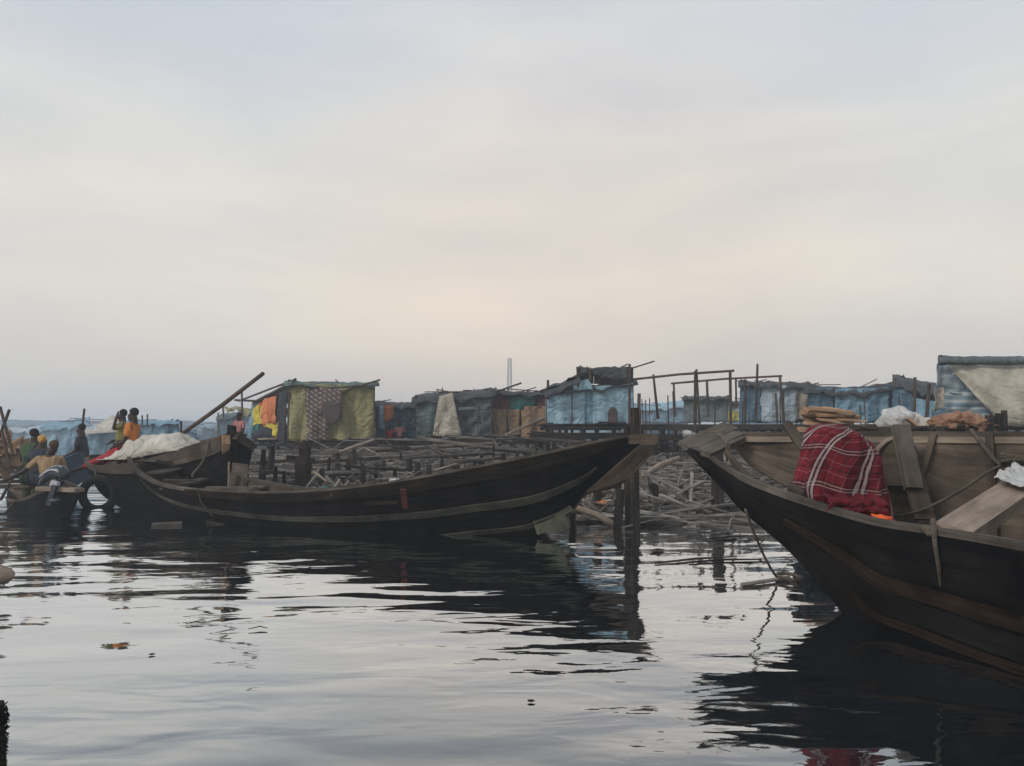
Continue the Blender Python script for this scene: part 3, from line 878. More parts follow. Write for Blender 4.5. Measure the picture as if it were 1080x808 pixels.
# covered load
G = []
for i in range(34):
    u = i / 33
    px = 120 + 90 * u
    top = cr([V(0, 488, 0), V(0, 480, 0), V(0, 469, 0), V(0, 462, 0), V(0, 460.5, 0), V(0, 461, 0), V(0, 458.5, 0), V(0, 459, 0), V(0, 464, 0), V(0, 470, 0)], 34)[i].y
    row = []
    for j in range(22):
        v = j / 21
        Yd = 13.3 - 1.05 * u + 1.15 * v
        base = P(0, 488 - 16 * max(0, u - .35), 13.0 - .9 * u).z + .04
        zt = P(px, top, 13.7 - .9 * u).z
        prof = math.sin(math.pi * min(1, max(0, v)) ** 0.8) ** 0.7
        z = base + max(0.0, zt - base) * prof
        x = P(px, top, 13.7 - .9 * u).x + 0.07 * nz(v * 6, u * 5)
        z += 0.07 * nz(u * 14 + v * 3, v * 4, 2) * prof + 0.05 * nz(u * 30 + v * 5, v * 6, 7) * prof
        row.append(V(x + (v - .5) * .2, Yd, z))
    G.append(row)
MB().shell(G, 0.015).single('covered_load', 'tarpw', 'heap of cargo under an off-white canvas cover in the high-bowed boat', 'cargo', smooth=True)
# tyre fender
tyr = thing('tyre', 'old black tyre hung as a fender on the cargo boat, half in the water', 'tyre', P(104, 518, 13.05))
c = P(104, 519, 13.05)
def torus(mb, c, R0, r0, ax1, ax2, n=28, m=10, nn=None):
    b = len(mb.v); nn = ax1.cross(ax2)
    for i in range(n):
        a = 2 * math.pi * i / n
        d = ax1 * math.cos(a) + ax2 * math.sin(a)
        for k in range(m):
            q = 2 * math.pi * k / m
            mb.v.append(c + d * (R0 + r0 * math.cos(q)) + nn * r0 * 0.9 * math.sin(q))
    for i in range(n):
        for k in range(m):
            i2, k2 = (i + 1) % n, (k + 1) % m
            mb.quad_uv((b + i * m + k, b + i2 * m + k, b + i2 * m + k2, b + i * m + k2), [(i / n, k / m), ((i + 1) / n, k / m), ((i + 1) / n, (k + 1) / m), (i / n, (k + 1) / m)])
    return mb
torus(MB(), c + V(0.0, 0, -0.04), 0.26, 0.075, V(1, 0.1, 0), V(0, 0, 1)).build('tread', 'rubber', tyr, True)
MB().tube([P(100, 493, 13.2), P(101, 503, 13.05)], 0.015, 6).build('hanging_rope', 'rope', tyr)

# ------------------------------------------------------------------ motor boat, far left
NS = PP([(8, 527, 12.6), (14, 528, 12.3), (28, 526, 11.9), (44, 519, 11.5), (62, 514, 11.3), (84, 519, 11.2)])
NC = PP([(10, 541, 12.4), (16, 545, 12.2), (28, 546, 11.9), (44, 547, 11.6), (62, 546, 11.4), (75, 542, 11.3)])
FS = PP([(9, 517, 13.6), (20, 512, 13.6), (38, 508, 13.5), (55, 507, 13.2), (70, 509, 12.7), (85, 517, 11.9)])
FC = []
for a, c, s_ in zip(NC, FS, NS):
    q = a + (c - s_) * 0.7; q.z = a.z; FC.append(q)
mo = thing('motor_boat', 'small dark wooden motor boat with an outboard engine, carrying the man in the tan shirt', 'boat', V(-6.6, 12.1, 0))
boat(mo, NS, NC, FC, FS, n=24, strakes=2, rail='brown', rail_w=0.05, rail_h=0.045, ribs=(0.3, 0.6))
MB().beam(P(42, 515, 11.45), P(84, 517, 11.15), 0.16, 0.05, up=(0, 0, 1), j=0.006).build('stern_board', 'pale', mo)
MB().beam(P(20, 516, 12.2), P(45, 511, 12.9), 0.16, 0.04).build('thwart', 'brown', mo)
en = thing('outboard_motor', 'outboard motor with a dark cowl and pale stripe tilted over the stern board', 'outboard motor', P(58, 512, 11.4))
mb = MB()
cc = [P(42, 511, 11.5), P(50, 503, 11.45), P(58, 498, 11.4), P(66, 499, 11.35), P(68, 506, 11.35)]
mb.tube(cr(cc, 12), [0.02, 0.045, 0.06, 0.075, 0.085, 0.095, 0.1, 0.105, 0.1, 0.09, 0.075, 0.04], 12); mb.build('cowl', 'cowl', en, True)
mb = MB(); mb.tube([p + V(0, -0.03, 0.085) for p in cr(cc, 12)[1:10]], 0.014, 6); mb.tube([p + V(-0.02, -0.10, 0.035) for p in cr(cc, 12)[2:10]], 0.014, 6); mb.build('cowl_stripe', 'cowlw', en, True)
MB().beam(P(58.5, 507, 11.24), P(57, 513, 11.24), 0.11, 0.06, up=(0, 1, 0), j=0.01).build('engine_panel', 'cowlw', en)
MB().beam(P(58, 512, 11.15), P(52, 533, 11.15), 0.07, 0.06, up=(0, 1, 0)).build('drive_shaft', 'cowl', en)
mb = MB(); mb.blob(P(58, 528, 11.15), (0.1, 0.05, 0.04), 10, 6, amp=0.05); mb.build('gear_case', 'cowl', en, True)
MB().tube([P(14, 531, 12.0), P(5, 542, 11.6)], 0.02, 6).single('paddle', 'brown', 'dark paddle dipping into the water at the end of the small motor boat', 'paddle')
MB().tube([P(25, 489, 12.7), P(12, 506, 12.3), P(1, 527, 11.9)], 0.024, 6).single('punt_pole', 'pole', 'thin brown pole slanting down beside the man in camouflage', 'pole')


# ------------------------------------------------------------------ people
def skin_mesh(name, joints, edges, rootname, mat, parent, org, sub=2):
    names = list(joints)
    me = bpy.data.meshes.new(name)
    me.from_pydata([tuple(Vector(joints[n][0]) - org) for n in names], [(names.index(a), names.index(b)) for a, b in edges], [])
    o = bpy.data.objects.new(name, me); COL.objects.link(o)
    sk = o.modifiers.new('skin', 'SKIN')
    if not me.skin_vertices: 
        bpy.context.view_layer.objects.active = o
    sv = me.skin_vertices[0].data
    for i, n in enumerate(names):
        r = joints[n][1]
        sv[i].radius = (r, r) if isinstance(r, (int, float)) else r
        sv[i].use_root = (n == rootname)
    sk.use_smooth_shade = True
    ss = o.modifiers.new('sub', 'SUBSURF'); ss.levels = sub; ss.render_levels = sub
    dg = bpy.context.evaluated_depsgraph_get()
    m2 = bpy.data.meshes.new_from_object(o.evaluated_get(dg))
    o.modifiers.clear()
    o.data = m2
    m2.name = name
    m2.materials.clear(); m2.materials.append(M[mat])
    m2.polygons.foreach_set('use_smooth', [True] * len(m2.polygons))
    o.parent = parent
    return o


def person(label, pel, face, lean=(0, 0), scale=1.0, sit=True, armL=None, armR=None, legL=None, legR=None, shirt='darkcl', trousers='darkcl', hair='hair', group=None, headoff=(0, 0), scarf=None):
    """pel: pelvis position; face: direction the person looks (degrees, 0 = +X, 90 = away); lean: forward, sideways lean of the trunk in metres over its length.
    arms: (elbow, hand), legs: (knee, ankle), as (forward, side, up) offsets from shoulder / hip in metres"""
    f = Vector((math.cos(R(face)), math.sin(R(face)), 0)); s = Vector((-f.y, f.x, 0)); up = Vector((0, 0, 1))
    pel = Vector(pel); k = scale
    def at(o, a): return o + (f * a[0] + s * a[1] + up * a[2]) * k
    spine = at(pel, (lean[0] * .35, lean[1] * .35, .22)); chest = at(pel, (lean[0] * .85, lean[1] * .85, .42)); neck = at(pel, (lean[0] * 1.1, lean[1] * 1.1, .55))
    jaw = at(neck, (.03 + headoff[0] * .5, headoff[1] * .5, .075)); head = at(neck, (.02 + headoff[0], headoff[1], .165))
    J = {'pel': (pel, .13 * k), 'spine': (spine, .125 * k), 'chest': (chest, (.16 * k, .12 * k)), 'neck': (neck, .055 * k), 'jaw': (jaw, .075 * k), 'head': (head, .082 * k),
         'nose': (at(jaw, (.085, 0, .05)), .018 * k)}
    E = [('pel', 'spine'), ('spine', 'chest'), ('chest', 'neck'), ('neck', 'jaw'), ('jaw', 'head'), ('jaw', 'nose')]
    cl = {}
    for sd, sg, arm, leg in (('l', 1, armL, legL), ('r', -1, armR, legR)):
        arm = arm or ((.05, sg * .05, -.27), (.22, 0, -.36)); leg = leg or (((.42, sg * .05, .02), (.40, sg * .05, -.38)) if sit else ((.03, 0, -.42), (.0, 0, -.84)))
        sh = at(chest, (0, sg * .17, .06)); el = at(sh, arm[0]); ha = at(sh, arm[1])
        hip = at(pel, (0, sg * .09, -.03)); kn = at(hip, leg[0]); an = at(hip, leg[1]); toe = at(an, (.15, 0, -.04))
        d = (ha - el).normalized()
        J['sh' + sd] = (sh, .055 * k); J['el' + sd] = (el, .042 * k); J['ha' + sd] = (ha, .028 * k); J['fi' + sd] = (ha + d * .08 * k, (.04 * k, .02 * k)); J['ft' + sd] = (ha + d * .15 * k, .015 * k)
        J['th' + sd] = (ha + d * .06 * k + up * .04 * k, .011 * k)
        J['hip' + sd] = (hip, .085 * k); J['kn' + sd] = (kn, .058 * k); J['an' + sd] = (an, .038 * k); J['toe' + sd] = (toe, .03 * k)
        E += [('chest', 'sh' + sd), ('sh' + sd, 'el' + sd), ('el' + sd, 'ha' + sd), ('ha' + sd, 'fi' + sd), ('fi' + sd, 'ft' + sd), ('ha' + sd, 'th' + sd), ('pel', 'hip' + sd), ('hip' + sd, 'kn' + sd), ('kn' + sd, 'an' + sd), ('an' + sd, 'toe' + sd)]
    root = thing('person', label, 'person', Vector((pel.x, pel.y, pel.z - .15)), group)
    org = root.location.copy()
    skin_mesh('body', J, E, 'pel', 'skin', root, org)
    g = .022 * k
    up_ = {n: (J[n][0], (J[n][1] + g) if not isinstance(J[n][1], tuple) else tuple(x + g for x in J[n][1])) for n in ('pel', 'spine', 'chest', 'shl', 'shr', 'ell', 'elr')}
    up_['ell'] = (J['shl'][0].lerp(J['ell'][0], .8), .058 * k); up_['elr'] = (J['shr'][0].lerp(J['elr'][0], .8), .058 * k)
    up_['col'] = (chest.lerp(neck, .6), .07 * k)
    skin_mesh('shirt', up_, [('pel', 'spine'), ('spine', 'chest'), ('chest', 'shl'), ('chest', 'shr'), ('shl', 'ell'), ('shr', 'elr'), ('chest', 'col')], 'pel', shirt, root, org)
    tr = {n: (J[n][0], J[n][1] + g) for n in ('pel', 'hipl', 'hipr', 'knl', 'knr')}
    tr['anl'] = (J['knl'][0].lerp(J['anl'][0], .85), .055 * k); tr['anr'] = (J['knr'][0].lerp(J['anr'][0], .85), .055 * k)
    skin_mesh('trousers', tr, [('pel', 'hipl'), ('pel', 'hipr'), ('hipl', 'knl'), ('hipr', 'knr'), ('knl', 'anl'), ('knr', 'anr')], 'pel', trousers, root, org)
    mb = MB(); mb.blob(head + up * .02 * k - f * .025 * k, (.082 * k, .076 * k, .08 * k), 12, 8, amp=.08)
    mb.build('hair' if not scarf else 'headscarf', scarf or hair, root, True)
    return root


person('man in camouflage clothes with his back turned, upright above the small motor boat', P(33, 499, 13.2), 95, scale=.95, lean=(.05, 0), shirt='camo', trousers='camo', sit=False, armL=((.1, .08, -.26), (.3, .0, -.3)), armR=((.12, -.07, -.26), (.3, -.02, -.3)), legL=((.05, 0, -.28), (0, 0, -.5)), legR=((.05, 0, -.28), (0, 0, -.5)))
person('person in a tan T-shirt hunched forward beside the outboard motor, one arm reaching down', P(53, 514, 11.9), 110, scale=.9, lean=(.1, .05), shirt='tan', hair='hairbrown', armL=((.05, .22, -.2), (.02, .5, -.36)), armR=((.15, -.04, -.22), (.3, 0, -.3)), headoff=(.0, -.07))
person('person in a mustard headscarf, half hidden behind the tan shirt', P(41, 503, 12.6), 100, lean=(.08, 0), scale=.85, shirt='darkcl', scarf='yhead')
person('dark-dressed person sitting in the navy boat under the blue tents', P(87, 486, 15.8), 190, lean=(.03, 0), shirt='darkcl', scale=.95)
person('person in an orange vest and red trousers sitting on the cargo boat, legs out', P(137, 477, 13.9), 185, lean=(-.05, 0), shirt='vest', trousers='redcl', legL=((.4, .06, -.08), (.8, .1, -.27)), legR=((.36, -.05, .06), (.62, -.08, -.24)))
person('person in a yellow shirt raising one arm, standing behind the orange vest', P(129, 472, 14.5), 200, sit=False, shirt='yel', armL=((.15, .1, -.1), (.1, .05, .14)), scale=.9, legL=((.03, 0, -.42), (.0, 0, -.8)), legR=((.03, 0, -.42), (.0, 0, -.8)))
person('small child in pink and white sitting behind the stem of the cargo boat', P(252, 461, 15.5), 250, scale=.62, shirt='pink')
person('tiny figure in red crouching in front of the orange cloth', P(411, 464, 25.6), 260, scale=.6, shirt='redcl')
person('tiny figure in white and pink crouching beside the grey-green tarp hut', P(421, 463, 25.4), 280, scale=.75, shirt='pink')

# the sitter under the tartan blanket
pc = V(2.6, 5.75, 0.62)
sit = person('person hunched in the tilted boat, wholly draped in a red tartan blanket', P(896, 545, 5.7), 200, lean=(.16, 0), scale=.72, shirt='darkcl', headoff=(.04, 0), legL=((.28, .06, .08), (.12, .06, -.22)), legR=((.28, -.05, .08), (.12, -.05, -.22)), armL=((.08, .02, -.22), (.2, -.08, -.2)), armR=((.08, -.02, -.22), (.2, .08, -.2)))
sit.name = 'person'
# blanket: rings given by left and right outline in the photo
rows = [(446.5, 866, 878, .04), (448.5, 858, 888, .1), (452, 855.5, 894, .15), (458, 853, 904, .19), (466, 851.5, 913, .21), (476, 849.5, 920, .23), (488, 846.5, 925, .25), (500, 843.5, 929, .27), (512, 842, 932, .28), (522, 845, 934.5, .29), (534, 852, 937, .29), (548, 862, 939, .28)]
YB = 5.58
nr = 44; ns = 96
rr = cr([V(*r[:3]) for r in rows], nr); dd = cr([V(r[3], 0, 0) for r in rows], nr)
G = []
mb = MB(); b0 = 0
topc = P(872, 446, YB)
ulen = 0
for i in range(nr):
    y, xl, xr = rr[i]
    a, c = P(xl, y, YB), P(xr, y, YB)
    ce = (a + c) / 2; rx = (c - a).length / 2; ry = dd[i].x
    v = i / (nr - 1)
    for k in range(ns):
        th = 2 * math.pi * k / ns
        # pleats fall from the shoulders, deeper towards the hem
        fold = 0.035 * min(1, v * 3) * (1 - abs(math.sin(th * 3.5 + 4.5 * v + 2.2 * nz(math.cos(th) * 1.5, math.sin(th) * 1.5, v * 2)))) * 1.2 - .02 * v + 0.03 * v * (math.sin(th * 7 + 1.5 * v + 2 * nz(th, v * 2)) * 0.6 + 0.8 * nz(math.cos(th) * 3 + 5, math.sin(th) * 3, v * 2.5)) + 0.012 * nz(math.cos(th) * 8, math.sin(th) * 8, v * 6)
        dx, dy = math.cos(th), math.sin(th)
        ex = abs(dx) ** .85 * (1 if dx > 0 else -1); ey = abs(dy) ** .85 * (1 if dy > 0 else -1)
        p = ce + V((rx + fold * .6) * ex, (ry * .85 + fold) * ey, 0.02 * nz(th * 2, v * 4, 3) * (v if v > .1 else 0))
        if i == nr - 1: p.z += 0.03 * nz(th * 5, 8)
        mb.v.append(p)
# uv: a flat cloth laid over: plan position near the top, arc length further down
def buv(i, k):
    th = 2 * math.pi * k / ns
    v = i / (nr - 1)
    s_ = v * 0.98
    rad = 0.05 + s_
    # the cloth was laid over head and back as a flat square, so its threads run down both flanks
    tx = (th - math.pi) ; q = 0.36
    u = (k / ns) * 2 * math.pi * q * (1.06 - .8 * math.exp(-v * 2.6)) + .3 * math.exp(-v * 2.6) + .05 * nz(v * 2, 3)
    return (u + 0.05 * v, s_ + 0.04 * math.sin(th * 2 + .6) + .012 * math.sin(th * 5))
for i in range(nr - 1):
    for k in range(ns):
        k2 = (k + 1) % ns
        mb.quad_uv((i * ns + k, (i + 1) * ns + k, (i + 1) * ns + k2, i * ns + k2), [buv(i, k), buv(i + 1, k), buv(i + 1, k + 1), buv(i, k + 1)])
mb.f.append(tuple(range(ns))); mb.uv.append([buv(0, k) for k in range(ns)])
blk = mb.build('blanket', 'tartan', sit, True, 'red tartan blanket with white and black lines')
md_ = blk.modifiers.new('solid', 'SOLIDIFY'); md_.thickness = 0.012; md_.offset = -1
# skirt gathered below the blanket
G = []
for i in range(44):
    u = i / 43
    row = []
    for j in range(20):
        v = j / 19
        p = P(874 + 62 * u, 518 + 9 * u + (34 - 9 * u) * v + 2 * math.sin(u * 6), 5.29 - 0.12 * math.sin(math.pi * v))
        p += V(0, -0.07 * nz(u * 7, v * 6, 1) + .1 * (1 - min(1, v * 5)), 0.03 * nz(u * 8, v * 6, 6))
        row.append(p)
    G.append(row)
MB().shell(G, 0.015).build('skirt', 'dress', sit, True)
mb = MB(); mb.blob(P(929, 549.5, 5.14), (0.085, 0.05, 0.045), 16, 10, amp=.3, fr=2.5, seed=4); mb.single('orange_cloth', 'hivis', 'bright orange cloth bundle between the blanket and the near plank edge', 'cloth', smooth=True)
G = [[P(851 + 19 * u, 517 + 4 * v * 3 + 3 * (1 - math.sin(math.pi * u)), 5.62 - .1 * math.sin(math.pi * v)) for v in (0, .33, .66, 1)] for u in [i / 7 for i in range(8)]]
MB().shell(G, 0.05).single('sack', 'jute', 'worn brown sack wedged at the feet of the draped sitter', 'sack', smooth=True)

# ------------------------------------------------------------------ debris bank and log field
def bank_z(x, y):
    e0 = 10.9 + 0.5 * nz(x * .6, 1.0) + max(0, -x - 3) * 0.5
    r = x / max(y, 1)
    side = min(1.0, max(0.0, (r + 0.37) / 0.04)) * min(1.0, max(0.0, (0.62 - r) / .05))
    t = min(1.0, max(0.0, (y - e0) / 12.0))
    z = -0.12 + (0.1 + 0.45 * (t ** 0.8) + 0.022 * max(0, y - 24)) * (1 if y > e0 else max(0, 1 - (e0 - y)))
    z += 0.05 * nz(x * .9, y * .9, 2) * min(1, t * 4) + 0.03 * nz(x * 3, y * 3, 5)
    return -0.35 + (z + 0.35) * side
me_v, me_f = [], []
nx, ny = 150, 110
for j in range(ny):
    y = 9.6 + (80 - 9.6) * (j / (ny - 1)) ** 1.5
    for i in range(nx):
        x = (-0.42 + 1.06 * i / (nx - 1)) * y
        me_v.append((x, y, bank_z(x, y)))
for j in range(ny - 1):
    for i in range(nx - 1):
        a = j * nx + i
        me_f.append((a, a + 1, a + nx + 1, a + nx))
me = bpy.data.meshes.new('mud_bank'); me.from_pydata(me_v, [], me_f)
gm, nt, b = new_mat('charred_mud'); tc = N(nt, 'ShaderNodeTexCoord')
n = N(nt, 'ShaderNodeTexNoise', Scale=5.0, Detail=8.0); nt.links.new(tc.outputs['Object'], n.inputs['Vector'])
r = ramp(nt, n.outputs[0], [(0.35, (0.01, 0.01, 0.01)), (0.7, (0.05, 0.045, 0.04))]); nt.links.new(r.outputs[0], b.inputs['Base Color']); b.inputs['Roughness'].default_value = 0.95
b.inputs['Specular IOR Level'].default_value = 0.1
me.materials.append(gm)
gb = bpy.data.objects.new('mud_bank', me); COL.objects.link(gb); tag(gb, kind='structure')

def log_mesh(k, ln, r):
    mb = MB(); n = 7
    pts = []
    for i in range(n):
        u = i / (n - 1) - .5
        pts.append(V(u * ln, 0.05 * ln * nz(u * 2 + k * 3.1, k) , 0.03 * ln * nz(u * 2, k * 5.2)))
    rs = [r * (1.1 - 0.35 * i / (n - 1)) * (1 + .15 * nz(i * .9, k * 2.0)) for i in range(n)]
    mb.tube(pts, rs, 7, jit=.08)
    return mb.mesh('log')
protos = []
for k in range(14):
    me = log_mesh(k, 1.0, 0.026 + 0.012 * (k % 4) / 3)
    me.materials.append(M['log']); protos.append(me)
def visible(x, y):
    px = CX + F * x / y
    return 225 < px < 905
spots = []
lr = random.Random(21)
tries = 0
while len(spots) < 3600 and tries < 120000:
    tries += 1
    y = 10.75 + 13.5 * lr.random() ** 1.25
    x = lr.uniform(-0.40, 0.46) * y
    z = bank_z(x, y)
    if not visible(x, y) or z < -0.14: continue
    if y < 10.9 + 0.5 * nz(x * .6, 1.0) + max(0, -x - 3) * .5 - 0.1: continue
    if x < 1.2 and y < 10.75 - .47 * x: continue
    spots.append((x, y, z))
def vis_score(s):
    px = CX + F * s[0] / s[1]
    hid = 300 < px < 600 and s[1] < 15
    return s[1] + (40 if hid or px < 270 or px > 850 else 0)
spots.sort(key=vis_score)
LG = 'weathered logs heaped behind the moored boats'
stuff = MB()
for k, (x, y, z) in enumerate(spots):
    ln = lr.uniform(0.6, 2.4) * (1.0 if y > 12.5 else 1.15)
    ang = lr.gauss(0, 0.5) + (-0.22 if x > 0.5 else 0.1)
    if lr.random() < .2: ang = lr.uniform(0, math.pi)
    if x < 1.6 and y < 13.5: ang *= .35; ln = min(ln, 1.3)
    layer = lr.random()
    zz = max(z, 0.0) + 0.03 + 0.2 * layer ** 2 * (0.5 + min(1, (y - 10.8) / 4))
    tilt = lr.gauss(0, .06) if lr.random() > .3 else lr.gauss(0, .22)
    if k < 290:
        o = bpy.data.objects.new('log', protos[lr.randrange(14)]); COL.objects.link(o)
        o.location = (x, y, zz); o.rotation_euler = (lr.uniform(-.3, .3), tilt, ang); q = lr.uniform(.35, .95); o.scale = (ln, q, q)
        tag(o, 'weathered grey log lying in the wide floating heap of logs behind the moored boats', 'log', LG)
    else:
        d = V(math.cos(ang) * math.cos(tilt), math.sin(ang), math.sin(tilt)) * ln / 2; c = V(x, y, zz + 0.03 * layer)
        r_ = lr.uniform(.012, .036)
        m_ = c + V(lr.uniform(-.04, .04), 0, lr.uniform(-.03, .03))
        if lr.random() < .9: stuff.tube([c - d, m_, c + d], [r_, r_ * .9, r_ * .75], 6)
        else: stuff.beam(c - d, c + d, lr.uniform(.06, .13), .025, j=.01)
for k in range(5200):
    y = 10.95 + 12 * lr.random() ** 1.1; x = lr.uniform(-.37, .44) * y
    z = bank_z(x, y)
    if z < -.05 or (x < 1.2 and y < 10.75 - .47 * x): continue
    a = lr.uniform(0, math.pi); e = lr.gauss(0, .45); ln = lr.uniform(.08, .42)
    d = V(math.cos(a) * math.cos(e), math.sin(a) * math.cos(e), math.sin(e)) * ln; c = V(x, y, max(z, 0) + lr.uniform(.02, .26))
    stuff.beam(c - d, c + d, lr.uniform(.015, .06), lr.uniform(.012, .035), j=.006)
stuff.single('log_debris', 'log', 'dense mass of burnt logs and broken planks spread below the huts', None, kind='stuff')
# rubbish scraps
for k, (px, py, Yd, mt, lb) in enumerate(((606, 531, 10.9, 'pink', 'small pink scrap of cloth caught at the tip of the log heap'), (634, 530, 11.2, 'orange', 'small orange bottle among the logs near the twin posts'), (765, 533, 10.95, 'teal', 'small green plastic cup beside the single square post'), (838, 462, 19, 'white', 'white scrap of sheet under the bare pole frame'),
        (416, 507, 12.5, 'white', 'crumpled white carton behind the long boat'), (341, 516, 12, 'teal', 'teal plastic scrap behind the long boat'), (726, 458, 18, 'white', 'pale torn sheet on the ground below the deck of the pole frame'))):
    MB().blob(P(px, py, Yd), (.08 if Yd < 13 else .13, .08, .04 if Yd < 13 else .08), 12, 8, amp=.5, fr=2.4, seed=k * 3.3).single('rubbish', mt, lb, 'rubbish', smooth=True)
# slanting single logs that stand out
for a, b_, r_, lb in (((600, 533, 10.8), (663, 562, 10.35), .05, 'long pale curved log sliding into the water beside the twin posts'), ((676, 503, 13.2), (716, 483, 14.2), .05, 'pale straight log lying on top of the heap, tilted upward'),
                 ((744, 474, 17), (775, 490, 15), .05, 'pale log tilted down in front of the pole frame')):
    p, q = P(*a), P(*b_)
    MB().tube([p, p.lerp(q, .5) + V(0, 0, .04), q], [r_ * .8, r_, r_ * .85], 8, jit=.06).single('log', 'pale', lb, 'log')
# floating sticks on open water
fl = [((691, 594), (777, 587), .012, 'long thin stick floating past the single square post'), ((727, 593), (803, 590), .013, 'second thin stick floating alongside the first'), ((740, 569), (800, 565), .009, 'short twig floating between the square post and the tilted boat'),
      ((688, 580.5), (700, 580), .01, 'tiny chip of wood afloat near the twin posts'), ((196, 658), (214, 657), .004, 'small dark stick afloat on the open water'), ((262, 663.5), (282, 662.5), .004, 'dark splinter afloat beside the first dark stick')]
for a, b_, r_, lb in fl:
    p, q = W(*a, .012), W(*b_, .012)
    MB().tube([p, p.lerp(q, .5) + V(0, .04, .005), q], [r_ * .7, r_, r_ * .6], 6, jit=.15).single('floating_stick', 'stump', lb, 'stick')
p = W(175, 552.5, .02)
MB().beam(W(160, 553, .02), W(192, 552, .02), .12, .03, j=.01).single('floating_board', 'rail', 'pale short board floating under the stern of the long boat', 'board')
for a in ((612, 662), (560, 739), (160, 690), (548, 604)):
    c = W(*a, .008)
    MB().blob(c, (rnd.uniform(.012, .035), rnd.uniform(.008, .018), .004), 8, 5, amp=.4, seed=a[0]).single('drifting_leaf', 'stump', 'dark leaf or chip drifting alone on the open water', 'leaf', 'small chips drifting on the open water', smooth=True)

# posts in the water
def post(name, px, ytop, Y, wd, label, mat='pile', depth=-.6, lean=0.0, cat='post', tap=1.0, round_=False, group=None):
    t = P(px, ytop, Y); b_ = V(t.x - lean, t.y, depth)
    mb = MB()
    n = 9
    pts = [b_.lerp(t, i / (n - 1)) + V(0.02 * nz(i * .5, px), 0.02 * nz(i * .5, px + 9), 0) for i in range(n)]
    mb.tube(pts, [wd / 2 * (1.0 + .06 * nz(i, px * .3)) * (1 + (tap - 1) * i / (n - 1)) for i in range(n)], 9 if round_ else 5, jit=.06)
    return mb.single(name, mat, label, cat, group)
post('mooring_post', 668.5, 430, 10.35, .15, 'tall dark square mooring post standing in the water behind the bow of the long boat', tap=.9)
post('mooring_post', 662, 449, 10.5, .13, 'shorter mooring post pressed against the tall dark one', tap=.9)
post('mooring_post', 654, 516, 10.3, .15, 'broken stub of a post leaning against the twin posts', tap=.8, lean=.08)
post('mooring_post', 757.5, 478, 10.95, .2, 'single thick square post standing in the water under the square plank bow', tap=.9)
post('mooring_post', 630, 503, 11.2, .14, 'low weathered post behind the underside of the raised bow', tap=.9)
post('mooring_post', 689, 510, 11.6, .16, 'squat broken post stump in the log heap, beyond the twin posts', 'stump')
post('mooring_post', 604, 541, 10.1, .1, 'small black stake at the green skeg of the long boat', 'stump')
# wrapped charred figure-like post
mb = MB(); p = P(319, 508, 13.0)
mb.tube([V(p.x, p.y, -.3), V(p.x + .02, p.y, .45), V(p.x, p.y, .75), V(p.x + .03, p.y, .9), V(p.x + .02, p.y, 1.02), V(p.x + .02, p.y, 1.12)], [.13, .12, .15, .09, .11, .07], 12, jit=.2)
mb.beam(V(p.x - .28, p.y, .86), V(p.x + .2, p.y, .8), .09, .08, j=.02)
mb.single('charred_post', 'bark', 'thick charred post with a rough knobbly head standing in front of the olive green hut', 'post')
# stakes
sr = random.Random(5)
sk = [(277, 474, 14), (286, 470, 15), (346, 482, 14), (357, 478, 15), (367, 486, 14), (383, 489, 13.5), (290, 492, 12.8), (301, 497, 12.5), (262, 500, 12.6), (433, 484, 15), (441, 488, 14), (452, 490, 14.5), (466, 476, 16), (479, 478, 16), (483, 481, 15.5), (489, 482, 16), (397, 490, 14), (405, 486, 15), (416, 493, 13.8), (424, 478, 16.5),
      (509, 480, 16), (545, 476, 16.5), (566, 471, 17), (583, 472, 17), (531, 478, 15), (500, 484, 15), (520, 470, 18), (607, 478, 16), (592, 484, 15), (338, 494, 13), (374, 473, 17), (704, 463, 19), (742, 466, 18), (717, 468, 18), (830, 470, 16), (790, 470, 17), (813, 466, 18)]
for k, (px, py, Yd) in enumerate(sk):
    t = P(px, py, Yd); wv = sr.uniform(.08, .17)
    mb = MB(); z0 = bank_z(t.x, t.y) - .2
    mb.tube([V(t.x + sr.uniform(-.06, .06), t.y, z0), V(t.x, t.y, (z0 + t.z) / 2), t + V(sr.uniform(-.03, .03), 0, 0)], [wv / 2, wv / 2 * .95, wv / 2 * .6], 6, jit=.15)
    mb.single('stake', 'stump', 'charred upright stake standing in the burnt debris behind the long boat', 'stake', 'charred stakes in the debris')
# fallen planks of the collapsed decks
PG = 'fallen planks of the collapsed decks'
pl = [((380, 463, 21), (470, 466, 20)), ((395, 475, 18), (520, 468, 20)), ((440, 462, 20), (560, 478, 18)), ((470, 460, 22), (540, 466, 22)), ((400, 470, 20), (430, 472, 17)), ((500, 470, 19), (600, 480, 17)), ((300, 476, 18), (395, 479, 17)), ((330, 487, 15), (400, 483, 16)), ((340, 500, 13.5), (400, 497, 14)),
      ((560, 462, 20), (660, 470, 18)), ((560, 455, 21.5), (665, 462, 20)), ((575, 468, 19), (650, 474, 17.5)), ((430, 482, 15.5), (520, 478, 16)), ((450, 472, 18), (505, 481, 16)), ((365, 492, 14), (430, 496, 13.6)), ((540, 484, 15), (640, 478, 16)), ((600, 487, 14.5), (640, 486, 15)),
      ((270, 487, 15), (330, 484, 16)), ((275, 497, 13.3), (320, 500, 13.2)), ((690, 467, 19), (760, 469, 18)), ((760, 468, 19), (840, 462, 19)), ((520, 459, 22), (575, 465, 20)), ((385, 484, 16), (440, 479, 17)), ((470, 487, 14.6), (530, 483, 15.4))]
for k, (a, b_) in enumerate(pl):
    MB().beam(P(*a), P(*b_), sr.uniform(.07, .17), .04, up=(sr.uniform(-.3, .3), sr.uniform(-.7, .1), 1), j=.02).single('plank', 'plank', 'dark weathered plank fallen among the stakes and debris below the huts', 'plank', PG)
